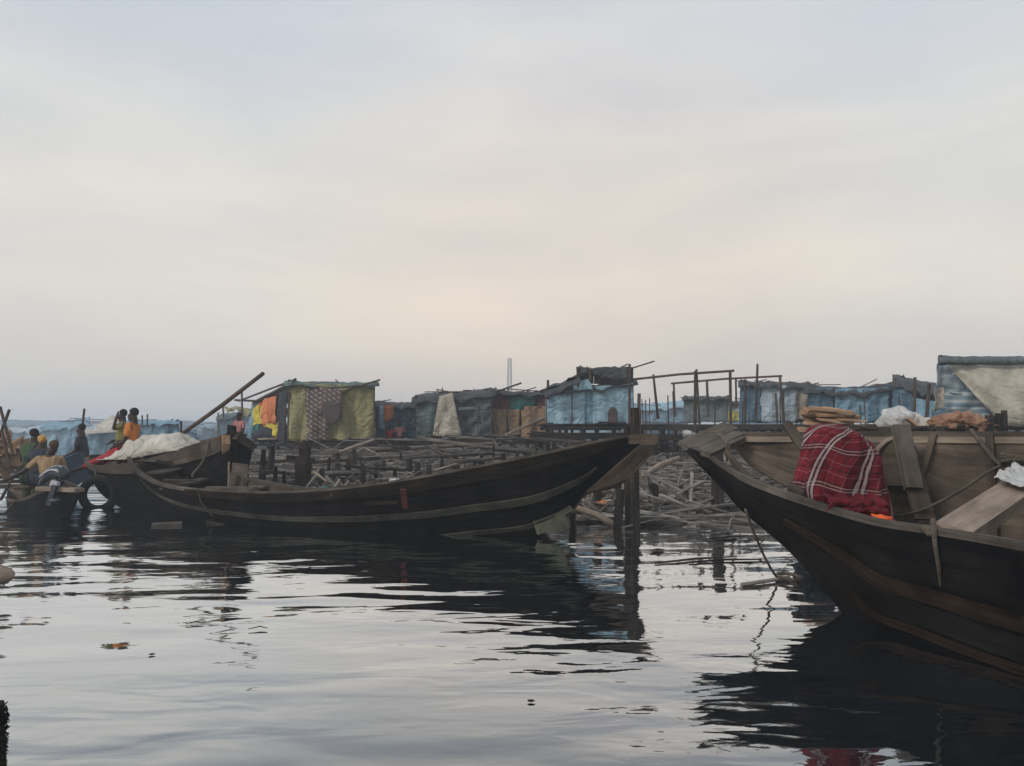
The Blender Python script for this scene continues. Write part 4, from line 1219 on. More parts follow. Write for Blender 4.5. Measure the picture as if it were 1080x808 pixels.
for a, b_, lb in (((347, 481, 19), (394, 464, 20), 'pale beam tilted upward below the lower edge of the olive green hut'), ((323, 491, 16), (350, 483, 17), 'short pale beam beside the thick charred post'), ((360, 487, 17), (383, 473, 18), 'thin pale pole propped beneath the olive green hut'), ((533, 459, 22), (576, 440, 23), 'long pale pole slanting up to the blue hut'), ((330, 497, 13), (345, 508, 12.5), 'short pale stick lying behind the gunwale of the long boat')):
    MB().tube([P(*a), P(*b_)], .022 if b_[2] < 14 else .04, 8, jit=.05).single('fallen_pole', 'pale', lb, 'pole')


# ------------------------------------------------------------------ huts on stilts
def platform(label, FL, FR, dep, z, stilts=5, name='stilt_platform', group=None, back=None, zb=-.4):
    FL, FR = V(FL.x, FL.y, z), V(FR.x, FR.y, z)
    d = (FR - FL).normalized(); bk = back or V(-d.y, d.x, 0)
    root = thing(name, label, 'platform', V((FL.x + FR.x) / 2, (FL.y + FR.y) / 2, 0), group); root['kind'] = 'thing'
    nb = max(6, int(dep / .22))
    mb = MB()
    for k in range(nb):
        o = bk * (k + .5) * dep / nb
        mb.beam(FL + o + V(sr.uniform(-.12, 0), 0, sr.uniform(-.01, .01)), FR + o + V(sr.uniform(0, .12), 0, sr.uniform(-.01, .01)), dep / nb * .93, .04)
    mb.build('deck', 'deck', root)
    for o in (bk * .05, bk * (dep - .05)):
        MB().beam(FL + o + V(0, 0, -.09), FR + o + V(0, 0, -.09 + sr.uniform(-.02, .02)), .1, .1, j=.02).build('joist', 'deck', root)
    ln = (FR - FL).length
    for row, o in enumerate((bk * .08, bk * (dep - .08))):
        for i in range(stilts):
            t = FL.lerp(FR, (i + .5 * sr.uniform(.4, 1.1)) / stilts) + o + V(0, 0, -.13)
            MB().tube([V(t.x + sr.uniform(-.1, .1), t.y, zb), t], [.07, .055], 6, jit=.1).build('stilt', 'stump', root)
    if ln > 2:
        MB().beam(FL + bk * .1 + V(0, 0, -.75), FR + bk * .1 + V(0, 0, -.3), .05, .08).build('brace', 'deck', root)
    return root


def hut(label, TL, TR, BR, BL, dep, front, sideL, sideR, roof, name='tarp_hut', poles=6, sagr=.05, fold=.05, roof_over=.12, roof_rise=.0, backv=None, back='charcoal', seed=0, eave=.14):
    d = (TR - TL); d.z = 0; d.normalize()
    if backv is None:
        q = TL if (TL.x + TR.x) > 0 else TR
        bk = V(q.x, q.y, 0).normalized()
    else: bk = backv
    B = bk * dep
    c = (BL + BR) / 2 + B / 2
    root = thing(name, label, 'hut', V(c.x, c.y, min(BL.z, BR.z)))
    for (u0, u1, v0, v1, mt, nm, off) in front:
        tl, tr = TL.lerp(TR, u0), TL.lerp(TR, u1); bl, br = BL.lerp(BR, u0), BL.lerp(BR, u1)
        o = -bk * (.03 + off)
        G = tarp(tl.lerp(bl, v0) + o, tr.lerp(br, v0) + o, tr.lerp(br, v1) + o, tl.lerp(bl, v1) + o, nu=max(8, int(30 * (u1 - u0)) + 4), nv=16, fold=fold, sag=.02, ragged=.06)
        MB().shell(G, .012).build(nm, mt, root, True)
    MB().shell(tarp(TL + B, TL, BL, BL + B, nu=16, nv=12, fold=fold), .012).build('side_wall', sideL, root, True)
    MB().shell(tarp(TR, TR + B, BR + B, BR, nu=16, nv=12, fold=fold), .012).build('side_wall', sideR, root, True)
    MB().shell(tarp(TR + B, TL + B, BL + B, BR + B, nu=16, nv=12, fold=fold), .012).build('back_wall', back, root, True)
    G = []
    for i in range(22):
        u = -roof_over / 2 + (1 + roof_over) * i / 21
        row = []
        for j in range(14):
            v = -roof_over / 3 + (1 + roof_over * .6) * j / 13
            p = TL.lerp(TR, u) + B * v
            if j == 0: p -= bk * .1
            p.z += .05 + roof_rise * math.sin(math.pi * min(1, max(0, v))) - sagr * math.sin(math.pi * min(1, max(0, u))) * .5 + .05 * nz(u * 7 + seed, v * 5, 3) * 2
            if j == 0: p.z -= eave + eave * .7 * nz(u * 9 + seed, 4)
            row.append(p)
        G.append(row)
    MB().shell(G, .02).build('roof', roof, root, True)
    for q in (TL, TR, TL + B, TR + B):
        zb = min(BL.z, BR.z)
        ins = (TL + TR + 2 * (TL + B) * .5 + B) * 0
        MB().tube([V(q.x, q.y, zb) + bk * (.05 if q in (TL, TR) else -.05), q + V(0, 0, .1) + bk * (.05 if q in (TL, TR) else -.05)], .04, 6).build('corner_post', 'pole', root)
    for k in range(poles):
        u = sr.random(); q = TL.lerp(TR, u) + B * sr.uniform(-.05, .4) + V(0, 0, .08 + roof_rise * .5)
        e = V(sr.uniform(-1, 1), sr.uniform(-.4, .4), sr.uniform(-.03, .2)) * sr.uniform(.3, .8)
        MB().tube([q - e, q + e], .018, 5).build('roof_pole', 'pole', root)
    return root
FULL = lambda mt: [(0, 1, 0, 1, mt, 'front_wall', 0)]

# olive green hut with the coloured cloths
TL, TR, BR, BL = P(305, 403.5, 24), P(394.5, 405, 24), P(394, 464, 24), P(305, 466, 24)
h = hut('olive green tarp hut with a brown dash-patterned cloth on its face', TL, TR, BR, BL, 2.6, [(0, .26, 0, 1, 'green', 'front_wall', 0), (.2, .46, .02, 1, 'dash', 'patterned_cloth', .12), (.42, 1, .0, 1, 'green', 'front_wall', .0)], 'black', 'green', 'gteal', poles=2, backv=V(-.25, .97, 0).normalized(), fold=.055)
MB().shell(tarp(P(338, 408, 23.75), P(361, 411, 23.75), P(360, 440, 23.75), P(338, 434, 23.75), 12, 10, fold=.02), .01).build('patterned_cloth', 'dash', h, True)
G = [[P(341 + 18 * u, 424 + 24 * v * math.sin(math.pi * (.12 + .76 * u)) ** .5, 23.66) for v in [j / 7 for j in range(8)]] for u in [i / 9 for i in range(10)]]
MB().shell(G, .01).build('round_patch', 'mesh_patch', h, True)
G = tarp(P(332, 405, 23.8), P(372, 408, 23.8), P(364, 413, 23.8), P(346, 417, 23.8), 14, 6, fold=.03)
MB().shell(G, .01).build('top_flap', 'green', h, True)
MB().tube([P(300, 407, 23.9), P(345, 409.5, 23.8), P(380, 407, 23.8), P(401, 400.5, 23.8)], .03, 6).build('roof_pole', 'pole', h)
MB().tube([P(303, 411, 24), P(312, 399, 23.8)], .025, 5).build('roof_pole', 'pole', h)
# the side wing to the left, its cloths
wl = thing('cloth_lean_to', 'open lean-to hung with yellow, orange and black cloths joined to the olive green hut', 'shelter', P(283, 465, 27))
A0, A1 = P(303, 404, 24.1), P(266, 424, 28.5); B0_, B1_ = P(303, 466, 24.1), P(266, 462.5, 28.5)
def wing(u0, u1, v0, v1, mt, nm, off=0, **kw):
    f_ = lambda a, b_, u: a.lerp(b_, u)
    tl, tr = f_(A0, A1, u1), f_(A0, A1, u0); bl, br = f_(B0_, B1_, u1), f_(B0_, B1_, u0)
    o = V(-.2, -.5, 0).normalized() * off
    MB().shell(tarp(tl.lerp(bl, v0) + o, tr.lerp(br, v0) + o, tr.lerp(br, v1) + o, tl.lerp(bl, v1) + o, 14, 14, fold=.06, ragged=.1), .01).build(nm, mt, wl, True)
wing(0, .22, .0, 1.0, 'black', 'black_sheet')
wing(.22, .62, .12, .62, 'orange', 'orange_cloth', .08)
wing(.5, .72, .12, .68, 'red_or', 'red_cloth', .04)
wing(.22, .6, .58, .95, 'yellow', 'yellow_cloth', .06)
wing(.68, .95, .16, .62, 'yellow', 'yellow_cloth', .03)
wing(.74, 1.02, .62, 1.0, 'teal', 'teal_cloth', .03)
wing(.95, 1.05, .1, 1.0, 'blue', 'blue_strip')
MB().shell(tarp(P(303, 406, 27), P(266, 424, 30.5), P(266, 461, 30.5), P(303, 464, 27), 12, 10), .01).build('back_wall', 'charcoal', wl, True)
G = [[A0.lerp(A1, u) + V(.8, 1.6, 0) * v + V(0, 0, -.02 + .04 * nz(u * 6, v * 4)) for v in (0, .5, 1)] for u in [i / 9 for i in range(10)]]
MB().shell(G, .03).build('roof', 'charcoal', wl)
MB().tube([P(312, 400, 23.9), P(283, 411, 26), P(252, 423, 29)], .035, 6).build('roof_pole', 'pole', wl)
MB().tube([P(304, 406, 24), P(270, 423, 27.5), P(248, 422, 28.5)], .045, 6).build('roof_pole', 'pole', wl)
MB().tube([P(255, 411, 28), P(255.5, 440, 28), P(255, 474, 28)], [.035, .04, .045], 6).build('support_pole', 'pole', wl)
platform('dark deck on stilts carrying the olive green hut', P(302, 468, 23.9), P(400, 467, 23.9), 3.4, .93, 7)
platform('dark deck on stilts under the yellow and orange cloths', P(252, 466, 26), P(301, 467, 24.9), 2.6, .95, 4)
MB().blob(P(281, 460, 25.5), (.45, .3, .25), 14, 9, amp=.3, seed=2).single('bundle', 'darkcl', 'dark bundle of clothes lying below the yellow cloth', 'bundle', smooth=True)
MB().beam(P(273, 463, 25.2), P(293, 462.5, 25), .12, .06).single('plank', 'pale', 'pale plank on the deck edge below the yellow cloth', 'plank')

# dark hut with orange cloth
TL, TR, BR, BL = P(394, 427, 27), P(440, 428, 27), P(440, 463, 27), P(394, 464, 27)
h = hut('low dark tarp hut with an orange cloth and a light blue strip hanging in front', TL, TR, BR, BL, 2.2, FULL('dblue'), 'dblue', 'dblue', 'charcoal', poles=3, roof_rise=.1)
MB().shell(tarp(P(400, 428, 26.7), P(406, 428, 26.7), P(406, 453, 26.7), P(400, 453, 26.7), 6, 10, fold=.02), .01).build('blue_strip', 'lblue', h, True)
G = [[P(405 + 10 * u, 427.5 + (18 - 6 * u ** 3) * v, 26.6) for v in [j / 5 for j in range(6)]] for u in [i / 5 for i in range(6)]]
MB().shell(G, .01).build('orange_cloth', 'orange', h, True)
platform('low deck on stilts carrying the dark hut with the orange cloth', P(390, 466, 26.5), P(440, 466, 26.5), 3, .92, 4)

# grey tarp hut
TL, TR, BR, BL = P(439, 421, 25), P(519, 414, 25), P(519, 462, 25), P(439, 462, 25)
h = hut('grey-green tarp hut with a torn beige canvas sheet over its middle', TL, TR, BR, BL, 2.8, [(0, .32, .03, 1, 'gteal', 'front_wall', 0), (.5, 1, .02, .97, 'grey', 'front_wall', 0), (.26, .55, .25, .8, 'black', 'opening_shade_sheet', -.05)], 'gteal', 'grey', 'charcoal', poles=7, roof_rise=.15, fold=.07, eave=.2)  # black sheet in the gap stands in for the shade inside
G = tarp(P(463, 418, 24.7), P(477, 414, 24.7), P(487, 459, 24.7), P(456, 461, 24.7), 16, 14, fold=.07)
MB().shell(G, .012).build('canvas_sheet', 'beige', h, True)
MB().shell(tarp(P(477, 430, 24.8), P(505, 429, 24.8), P(505, 431, 24.8), P(478, 432, 24.8), 8, 3, fold=.01), .03).build('seam_strip', 'gteal', h)
platform('dark deck on stilts carrying the grey-green hut and its torn canvas', P(436, 464, 24.8), P(520, 464, 24.8), 3.2, 1.0, 6)
# brown hut
TL, TR, BR, BL = P(514, 413, 25.5), P(582, 415, 25.5), P(582, 461, 25.5), P(514, 461, 25.5)
h = hut('brown patched hut of jute sheets with a turquoise strip under the eaves', TL, TR, BR, BL, 2.6, [(.04, .3, .38, 1, 'jute', 'front_wall', .05), (.31, .5, .38, .97, 'jute', 'front_wall', .04), (.52, 1, .3, 1, 'jute', 'front_wall', .03), (0, .35, .02, .42, 'maroon', 'upper_wall', 0), (.33, .75, .05, .38, 'teal', 'upper_wall', .02), (.72, 1, .02, .35, 'maroon', 'upper_wall', 0)], 'charcoal', 'jute', 'charcoal', poles=6)
MB().tube([P(524, 413, 25.2), P(550, 404, 25)], .03, 5).build('roof_pole', 'pole', h)
platform('dark deck on stilts carrying the brown patched hut', P(521, 464, 25.2), P(580, 464, 25.2), 3, 1.0, 4)

# blue hut
Yb = 22
TL, TR, BR, BL = P(577, 412, Yb), P(667, 404, Yb), P(668, 447, Yb), P(577, 448, Yb)
h = hut('bright blue tarp hut with a pulled-up door gap and a small arched opening painted dark', TL, TR, BR, BL, 2.6, [(.0, .44, .02, 1.0, 'lblue', 'front_wall', .06), (.53, 1, .0, 1.0, 'lblue', 'front_wall', .08), (.4, .56, .0, .96, 'blue', 'door_flap', 0)], 'blue', 'blue', 'charcoal', poles=0, fold=.04, roof_rise=.0)
G = tarp(P(573, 414, 21.6), P(611, 398, 21.6), P(613, 402, 21.5), P(575, 421, 21.5), 14, 6, fold=.05)
MB().shell(G, .02).build('dark_cover', 'charcoal', h, True)
G = tarp(P(574, 413, 21.7), P(609, 396, 21.7), P(611, 399, 24), P(576, 409, 24), 14, 6, fold=.05)
MB().shell(G, .02).build('dark_cover', 'charcoal', h, True)
G = [[P(576 + 36 * u, 413 - 20 * u, 22.05), P(576 + 36 * u, 415 - 12 * u, 22.0), P(576 + 36 * u, 418 - 7 * u, 21.9)] for u in [i / 7 for i in range(8)]]
MB().shell(G, .05).build('gable_cover', 'charcoal', h, True)
G = tarp(P(609, 387.5, 21.75), P(668, 388.5, 21.75), P(668, 399, 21.7), P(611, 394, 21.7), 30, 8, fold=.06, ragged=.12)
MB().shell(G, .02).build('roof_cover', 'charcoal', h, True)
# apex of the blue front up to the gable
G = tarp(P(606, 402, 21.8), P(622, 399, 21.8), P(625, 412, 21.8), P(604, 412, 21.8), 8, 6, fold=.03)
MB().shell(G, .012).build('door_flap', 'lblue', h, True)
mb = MB()
for k in range(16):
    x = 611 + 3.4 * k
    mb.beam(P(x, 405, 22.1), P(x + sr.uniform(-.6, .6), 391 - sr.uniform(-1, 2.5), 22.15), .1, .025, up=(0, -1, 0), j=.02)
mb.build('board_wall', 'plank', h)
MB().shell(tarp(P(610, 390, 21.9), P(665, 390, 21.9), P(665, 391.5, 24.6), P(611, 391.5, 24.6), 20, 6, fold=.06, ragged=.1), .04).build('roof_cover', 'charcoal', h)
for a, b_ in (((578, 421, 21.8), (578, 401, 21.8)), ((610, 408, 21.7), (609, 387, 21.7)), ((664, 450, 21.7), (664, 384, 21.7)), ((622.5, 402, 21.7), (622, 388, 21.8)), ((646, 405, 21.9), (646, 394, 21.9))):
    MB().tube([P(*a), P(*b_)], .04, 6).build('corner_post', 'pole', h)
for a, b_ in (((570, 412, 21.6), (584, 408, 22)), ((570, 413.5, 21.7), (582, 414, 22)), ((610, 394, 21.8), (620, 387, 22)), ((623, 391, 22), (646, 389, 23)), ((644, 393, 22), (662, 384, 23)), ((655, 392, 22), (690, 381, 22.5)), ((625, 394, 21.8), (631, 389, 22.4))):
    MB().tube([P(*a), P(*b_)], .022, 5).build('roof_pole', 'pole', h)
G = [[P(641 + 10.5 * u, 447 - 18 * v * math.sin(math.pi * (.15 + .7 * u)) ** .45, 21.68) for v in [j / 6 for j in range(7)]] for u in [i / 9 for i in range(10)]]
MB().shell(G, .02).build('arched_shade_sheet', 'mesh_patch', h, True)  # dark sheet on the uncut wall, its colour standing in for interior shade
MB().beam(P(631, 445.5, 21.55), P(660, 446, 21.55), .1, .05).build('step_board', 'deck', h)
MB().tube([P(603, 407, 21.75), P(603.5, 447, 21.7)], .02, 5).build('door_stick', 'pole', h)
platform('dark deck on stilts under the bright blue hut', P(574, 450, 21.6), P(672, 450, 21.6), 3.2, 1.49, 6)
platform('second lower dark deck in front of the bright blue hut', P(560, 458, 20), P(664, 459, 20), 1.4, 1.24, 5)

# ------------------------------------------------------------------ bare pole frames
def frame(label, posts, beams, base):
    root = thing('hut_skeleton', label, 'frame', base)
    for a, b_, r_ in posts:
        p, q = P(*a), P(*b_)
        MB().tube([p, p.lerp(q, .5) + V(.03 * nz(a[0], 1), 0, 0), q], [r_, r_ * .95, r_ * .85], 7, jit=.06).build('upright', 'pole', root)
    for a, b_, r_ in beams:
        p, q = P(*a), P(*b_)
        MB().tube([p, p.lerp(q, .5) + V(0, 0, .03), q], r_, 7, jit=.06).build('crossbar', 'pole', root)
frame('bare hut frame of upright poles with one high crossbar beside the bright blue hut', [((694, 442, 23), (689, 395, 23), .04), ((733, 470, 21), (733.5, 391, 21), .045), ((738, 450, 21.5), (734.5, 389.5, 21.5), .035), ((771, 475, 20), (770, 392, 20), .045)],
      [((665, 400.5, 23), (774, 391, 20.5), .035)], P(730, 460, 21.5) * 1)
frame('second bare hut frame of poles standing behind the first one', [((712, 440, 26), (710.5, 404, 26), .04), ((747, 440, 26), (745.5, 401, 26), .05), ((776.5, 430, 26), (776, 400, 26), .04), ((786, 455, 25), (786, 400, 25), .04), ((827, 448, 24), (822.5, 397, 24), .05), ((797, 445, 24), (799, 384, 24), .045), ((819.5, 444, 24), (818, 415, 24), .04)],
      [((708, 404.5, 26), (825, 396.5, 24), .035)], P(770, 460, 25) * 1)
post('pole', 674, 415, 21, .1, 'short bare pole standing behind the tall mooring post', 'pole', round_=True)
platform('dark deck on stilts under the bare pole frames', P(668, 449, 22), P(850, 450, 21), 3.0, 1.48, 9)
platform('lower dark deck in front of the pole frames', P(672, 455, 20.5), P(740, 456, 20.2), 1.0, 1.2, 4)

# huts behind the frames
TL, TR, BR, BL = P(722, 420, 34), P(768, 419, 34), P(768, 445, 34), P(722, 445, 34)
hut('dark teal tarp hut with tufts on its roof, seen through the pole frames', TL, TR, BR, BL, 3, FULL('gteal'), 'dblue', 'dblue', 'charcoal', poles=8)
TL, TR, BR, BL = P(768, 424, 34), P(800, 424, 34), P(800, 444, 34), P(768, 444, 34)
hut('low hut with a yellow lower wall, seen through the pole frames', TL, TR, BR, BL, 3, [(0, 1, 0, .5, 'bwhite', 'front_wall', 0), (0, 1, .5, 1, 'yellow', 'lower_wall', .03)], 'dblue', 'dblue', 'charcoal', poles=3)
TL, TR, BR, BL = P(668, 432, 42), P(722, 428, 42), P(722, 445, 42), P(668, 445, 42)
hut('low distant hut with a blue and white roof sheet beside the dark teal hut', TL, TR, BR, BL, 4, FULL('blue'), 'blue', 'blue', 'lblue', poles=4, roof_rise=.3)
platform('deck on stilts carrying the huts seen through the pole frames', P(664, 446, 33.6), P(805, 446, 33.6), 5, 1.55, 9)
# long blue hut row
TL, TR, BR, BL = P(782, 403, 28), P(852, 405, 28), P(852, 445, 28), P(782, 445, 28)
hut('tarp hut with a pale front, behind the pole frames', TL, TR, BR, BL, 3, [(.28, .82, .05, 1, 'bwhite', 'front_wall', 0), (.0, .3, .1, 1, 'dblue', 'front_wall', .02), (.82, 1, .05, .95, 'beige', 'front_wall', .03)], 'dblue', 'dblue', 'charcoal', poles=9, roof_over=.1, eave=.22)
TL, TR, BR, BL = P(853, 407, 27), P(944, 404, 27), P(944, 445, 27), P(853, 445, 27)
hut('long blue tarp hut with a sagging dark roof', TL, TR, BR, BL, 3.5, [(.0, .3, .05, 1, 'dblue', 'front_wall', 0), (.3, .92, .1, 1, 'blue', 'front_wall', .05), (.9, 1, 0, 1, 'dblue', 'front_wall', .02)], 'dblue', 'dblue', 'charcoal', poles=4, sagr=.3, eave=.3)
TL, TR, BR, BL = P(944, 402, 26), P(990, 412, 25), P(990, 445, 25), P(944, 445, 26)
hut('deep blue tarp shelter with a rounded dark roof, between long blue hut and striped one', TL, TR, BR, BL, 3.0, [(0, .4, .1, 1, 'dblue', 'front_wall', 0), (.4, 1, .35, 1, 'blue', 'front_wall', .05)], 'dblue', 'dblue', 'charcoal', poles=2, roof_rise=.25, eave=.25)
MB().tube([P(964, 445, 23), P(965, 398, 23)], .045, 6).single('pole', 'pole', 'thin upright pole in front of the deep blue shelter', 'pole')
MB().tube([P(977, 445, 22), P(980, 405, 22)], .05, 6).single('pole', 'pole', 'second upright pole, next to the striped hut', 'pole')
platform('deck on stilts carrying the long blue tarp huts', P(790, 448, 25.5), P(1000, 448, 24.5), 4, 1.48, 9)
# striped hut at the right edge
Yr = 17
TL, TR, BR, BL = P(992, 379, Yr), P(1150, 377, Yr - 1.5), P(1150, 446, Yr - 1.5), P(992, 446, Yr)
h = hut('tall hut with a blue and white striped wall under a big sagging cream tarp', TL, TR, BR, BL, 3.2, [(.0, .36, .35, .98, 'striped', 'front_wall', 0), (.34, 1, .5, 1, 'charcoal', 'front_wall', -.05), (.35, .6, .5, .85, 'striped', 'front_wall', .0)], 'striped', 'charcoal', 'charcoal', poles=0, fold=.05, roof_over=.04)
n = 26
G = []
for i in range(n):
    u = i / (n - 1)
    top = P(1003 + 147 * u, 380 - 1 * u, Yr - .4 - 1.45 * u)
    # lower edge runs diagonally down to the right
    be = P(1003 + 147 * u, 384 + min(62, 68 * min(1, u / .43) ** .95) + 4, Yr - .45 - 1.45 * u - .35 * math.sin(math.pi * min(1, u * 1.2)))
    row = []
    for j in range(16):
        v = j / 15
        p = top.lerp(be, v)
        p += V(0, -.3 * math.sin(math.pi * v) * min(1, u * 3), 0)
        p += V(0, -.05 * nz(u * 6 + v * 4, v * 7 - u * 3), .02 * nz(u * 9, v * 9))
        p += V(0, -.05 * math.sin(v * 14 - u * 9 - 6 * (u - .4) ** 2), 0)
        row.append(p)
    G.append(row)
MB().shell(G, .012).build('cream_tarp', 'cream', h, True)
G = tarp(P(989, 383, Yr - .35), P(1004, 380, Yr - .4), P(1024, 417, Yr - .35), P(990, 414, Yr - .3), 12, 12, fold=.12)
MB().shell(G, .012).build('pale_drape', 'bwhite', h, True)
G = tarp(P(984, 412, Yr - .5), P(999, 408, Yr - .5), P(998, 432, Yr - .45), P(986, 434, Yr - .45), 10, 10, fold=.1)
MB().shell(G, .012).build('beige_drape', 'beige', h, True)
G = tarp(P(982, 430, Yr - .3), P(998, 430, Yr - .3), P(997, 447, Yr - .3), P(985, 447, Yr - .3), 8, 8, fold=.06)
MB().shell(G, .012).build('blue_drape', 'blue', h, True)
G = [[P(990 + 160 * u, 377 + 7 * v + 1.5 * nz(u * 20, v * 3), Yr - .6 - 1.5 * u + .15 * abs(v - .5)) for v in (0, .5, 1)] for u in [i / 30 for i in range(31)]]
MB().shell(G, .06).build('rolled_eave', 'grey', h, True)
platform('deck on stilts carrying the striped hut', P(985, 448, 16.5), P(1150, 448, 16.5), 4, 1.46, 6)

# timber landing behind the tilted boat with slabs, sacks and hides
platform('timber landing beyond the planked side of the tilted boat', P(838, 463, 10.6), P(1120, 463, 9.6), 2.0, 1.17, 8)
for k in range(24):
    lay = k // 4
    px = 864 + (k % 4) * 9 + 3 * lay * .6 + sr.uniform(-4, 4); py = 457 - lay * 4.6 + sr.uniform(-1, 1)
    if lay > 3: px = 864 + (k % 4) * 7
    c = P(px, py, 11.0 + sr.uniform(-.15, .15)); a = sr.uniform(-.5, .3)
    d = V(math.cos(a), math.sin(a), sr.uniform(-.12, .02)) * sr.uniform(.2, .34)
    MB().beam(c - d, c + d, sr.uniform(.1, .2), .03, up=(sr.uniform(-.2, .2), -.4, 1), j=.025, taper=sr.uniform(.5, 1)).single('split_log', 'cut', 'raw orange-brown slab in the pile of split wood above the blanket', 'wood', 'pile of split wood slabs')
for k, (px, py, rx, rz, lb) in enumerate(((948, 445, .33, .2, 'large white sack slumped in front of the long blue hut'), (962, 448, .2, .15, 'white sack with a brown patch against the large white one'), (977, 449, .15, .12, 'small crumpled white plastic bag at the end of the sacks'), (966, 451, .1, .1, 'small yellow-green sack half under the white ones'))):
    MB().blob(P(px, py, 11.2), (rx, .25, rz), 22, 14, amp=.22, fr=2, seed=k * 4.1 + 2).single('sack', ('white', 'tarpw', 'white', 'green')[k], lb, 'sack', smooth=True)
MB().beam(P(957, 441, 10.9), P(966, 449, 10.9), .08, .03).single('split_log', 'cut', 'short raw slab leaning on the large white sack', 'wood')
for k, (px, py, rx, rz, lb) in enumerate(((1000, 447, .2, .12, 'tan hide heaped beside the striped wall'), (1018, 446, .24, .14, 'large pinkish tan hide crumpled on top of the firewood'), (1032, 450, .2, .09, 'flat tan hide beside the short dark posts'))):
    MB().blob(P(px, py, 10.8), (rx, .22, rz), 24, 16, amp=.4, fr=2.6, seed=k * 5.7 + 1).single('hide', 'hide', lb, 'hide', smooth=True)
for k in range(22):
    px = 905 + k * 7.2 + sr.uniform(-5, 5)
    c = P(px, 455 + sr.uniform(-3, 2), 10.7); a = sr.uniform(-.5, .5); d = V(math.cos(a), math.sin(a), sr.uniform(-.15, .15)) * sr.uniform(.15, .35)
    MB().tube([c - d, c + d], [.045, .035], 6, jit=.15).single('firewood', 'bark', 'dark stick of firewood lying along the edge of the timber landing', 'firewood', 'sticks of firewood on the landing')
for k, (px, yt, lb) in enumerate(((1043, 438, 'short dark post beside the tan hides'), (1053, 436, 'second short dark post, with a forked top'), (1059, 433, 'third short post, thinner and taller'))):
    post('short_post', px, yt, 10.6, .12 - .02 * k, lb, 'stump', depth=.9)

for k in range(34):
    px = sr.choice([sr.uniform(395, 580), sr.uniform(670, 985), sr.uniform(670, 985)])
    Yk = sr.uniform(23.5, 33); yt = sr.uniform(404, 436); b_ = P(px + sr.uniform(-3, 3), 452, Yk); b_.z = .6
    MB().tube([b_, P(px, yt, Yk)], .022, 5, jit=.1).single('thin_pole', 'pole', 'thin crooked pole standing up among the tarp huts', 'pole', 'thin poles standing among the huts')
# ------------------------------------------------------------------ distant huts, left
RAG[0] = 2.6
def far(label, x0, yt0, x1, yt1, yb, Y, mats, roof='charcoal', rise=.1, dep=3, poles=3):
    fr = []
    n_ = len(mats)
    for i, m_ in enumerate(mats): fr.append((i / n_, (i + 1) / n_, 0, 1, m_, 'front_wall', .02 * i))
    return hut(label, P(x0, yt0, Y), P(x1, yt1, Y), P(x1, yb, Y), P(x0, yb, Y), dep, fr, mats[0], mats[-1], roof, poles=poles, roof_rise=rise, fold=.08)
far('faint pale blue hut at the water edge behind the man in camouflage', 8, 455, 44, 452, 487, 36, ['blue', 'lblue'], 'bwhite', poles=4)
far('broad blue tarp tent with a peaked ridge between the camouflage man and the tall pole', 44, 453, 92, 446, 486, 33, ['lblue', 'blue', 'blue'], 'blue', .2)
h = far('blue tarp tent under a white peaked canvas', 90, 452, 137, 450, 484, 31, ['blue', 'lblue'], 'bwhite', .1)
G = []
for i in range(16):
    u = i / 15
    tp = 452 - 14 * max(0, 1 - abs(u - .62) / .45)
    G.append([P(88 + 50 * u, tp, 31.5), P(88 + 50 * u, (tp + 456) / 2 + 1.5 * nz(i * .7, 3), 30.8), P(88 + 50 * u, 458 - 3 * u, 30.5)])
MB().shell(G, .03).build('white_canvas', 'tarpw', h, True)
far('boxy blue tarp hut right of the orange vest, with thin poles on top', 136, 445, 187, 445, 484, 30, ['dblue', 'blue', 'blue', 'dblue'], 'blue', 0, poles=4)
far('low dark blue heap of a hut under the long punt pole', 184, 462, 206, 461, 474, 27, ['dblue'], 'dblue', .2, 2)
far('tiny pale hut far off between the punt pole and the blue hut', 205, 458, 226, 456, 474, 40, ['dblue', 'bwhite'], 'dblue', .1, 3)
far('small distant hut of grey-blue sheets below the tip of the punt pole', 214, 449, 236, 450, 472, 38, ['dblue', 'grey'], 'lblue', .05, 3)
far('blue tarp hut with a pale green roof sheet behind the child', 230, 441, 266, 434, 470, 34, ['dblue', 'blue', 'blue'], 'gteal', .1, 3)
far('distant shed glimpsed between the green hut and the grey one', 393, 432, 438, 432, 466, 40, ['dblue'], 'dblue', .1, 3)
h = thing('awning', 'pale green awning sheet stretched above the blue hut behind the child', 'awning', P(250, 436, 33))
MB().shell(tarp(P(235, 429, 33), P(268, 431, 33), P(268, 436, 32), P(240, 434, 32), 12, 5, fold=.06), .02).build('sheet', 'green', h, True)
MB().tube([P(236, 441, 33), P(235, 429, 33)], .04, 5).build('support', 'pole', h)
platform('low dark deck on stilts under the distant blue huts', P(0, 487, 29), P(190, 486, 27), 6, .28, 12)
platform('deck on stilts under the small huts below the punt pole', P(186, 476, 26), P(275, 474, 26), 5, .6, 7)
# more distant roofs on the horizon
fr_ = random.Random(3)
for k in range(16):
    x0 = -160 + k * 84 + fr_.uniform(-12, 12)
    Yf = fr_.uniform(52, 75); wpx = fr_.uniform(38, 70); hp = fr_.uniform(5, 12) * 60 / Yf
    hue = fr_.choice(['dblue', 'blue', 'grey', 'lblue'])
    far('distant tarp roof on the hazy skyline, one of many faded into the smoke', x0, 456 - hp, x0 + wpx, 456 - hp + fr_.uniform(-2, 2), 458, Yf, [hue], fr_.choice(['dblue', 'grey', 'charcoal']), .3, 5, poles=2)['group'] = 'distant tarp roofs in the smoke'
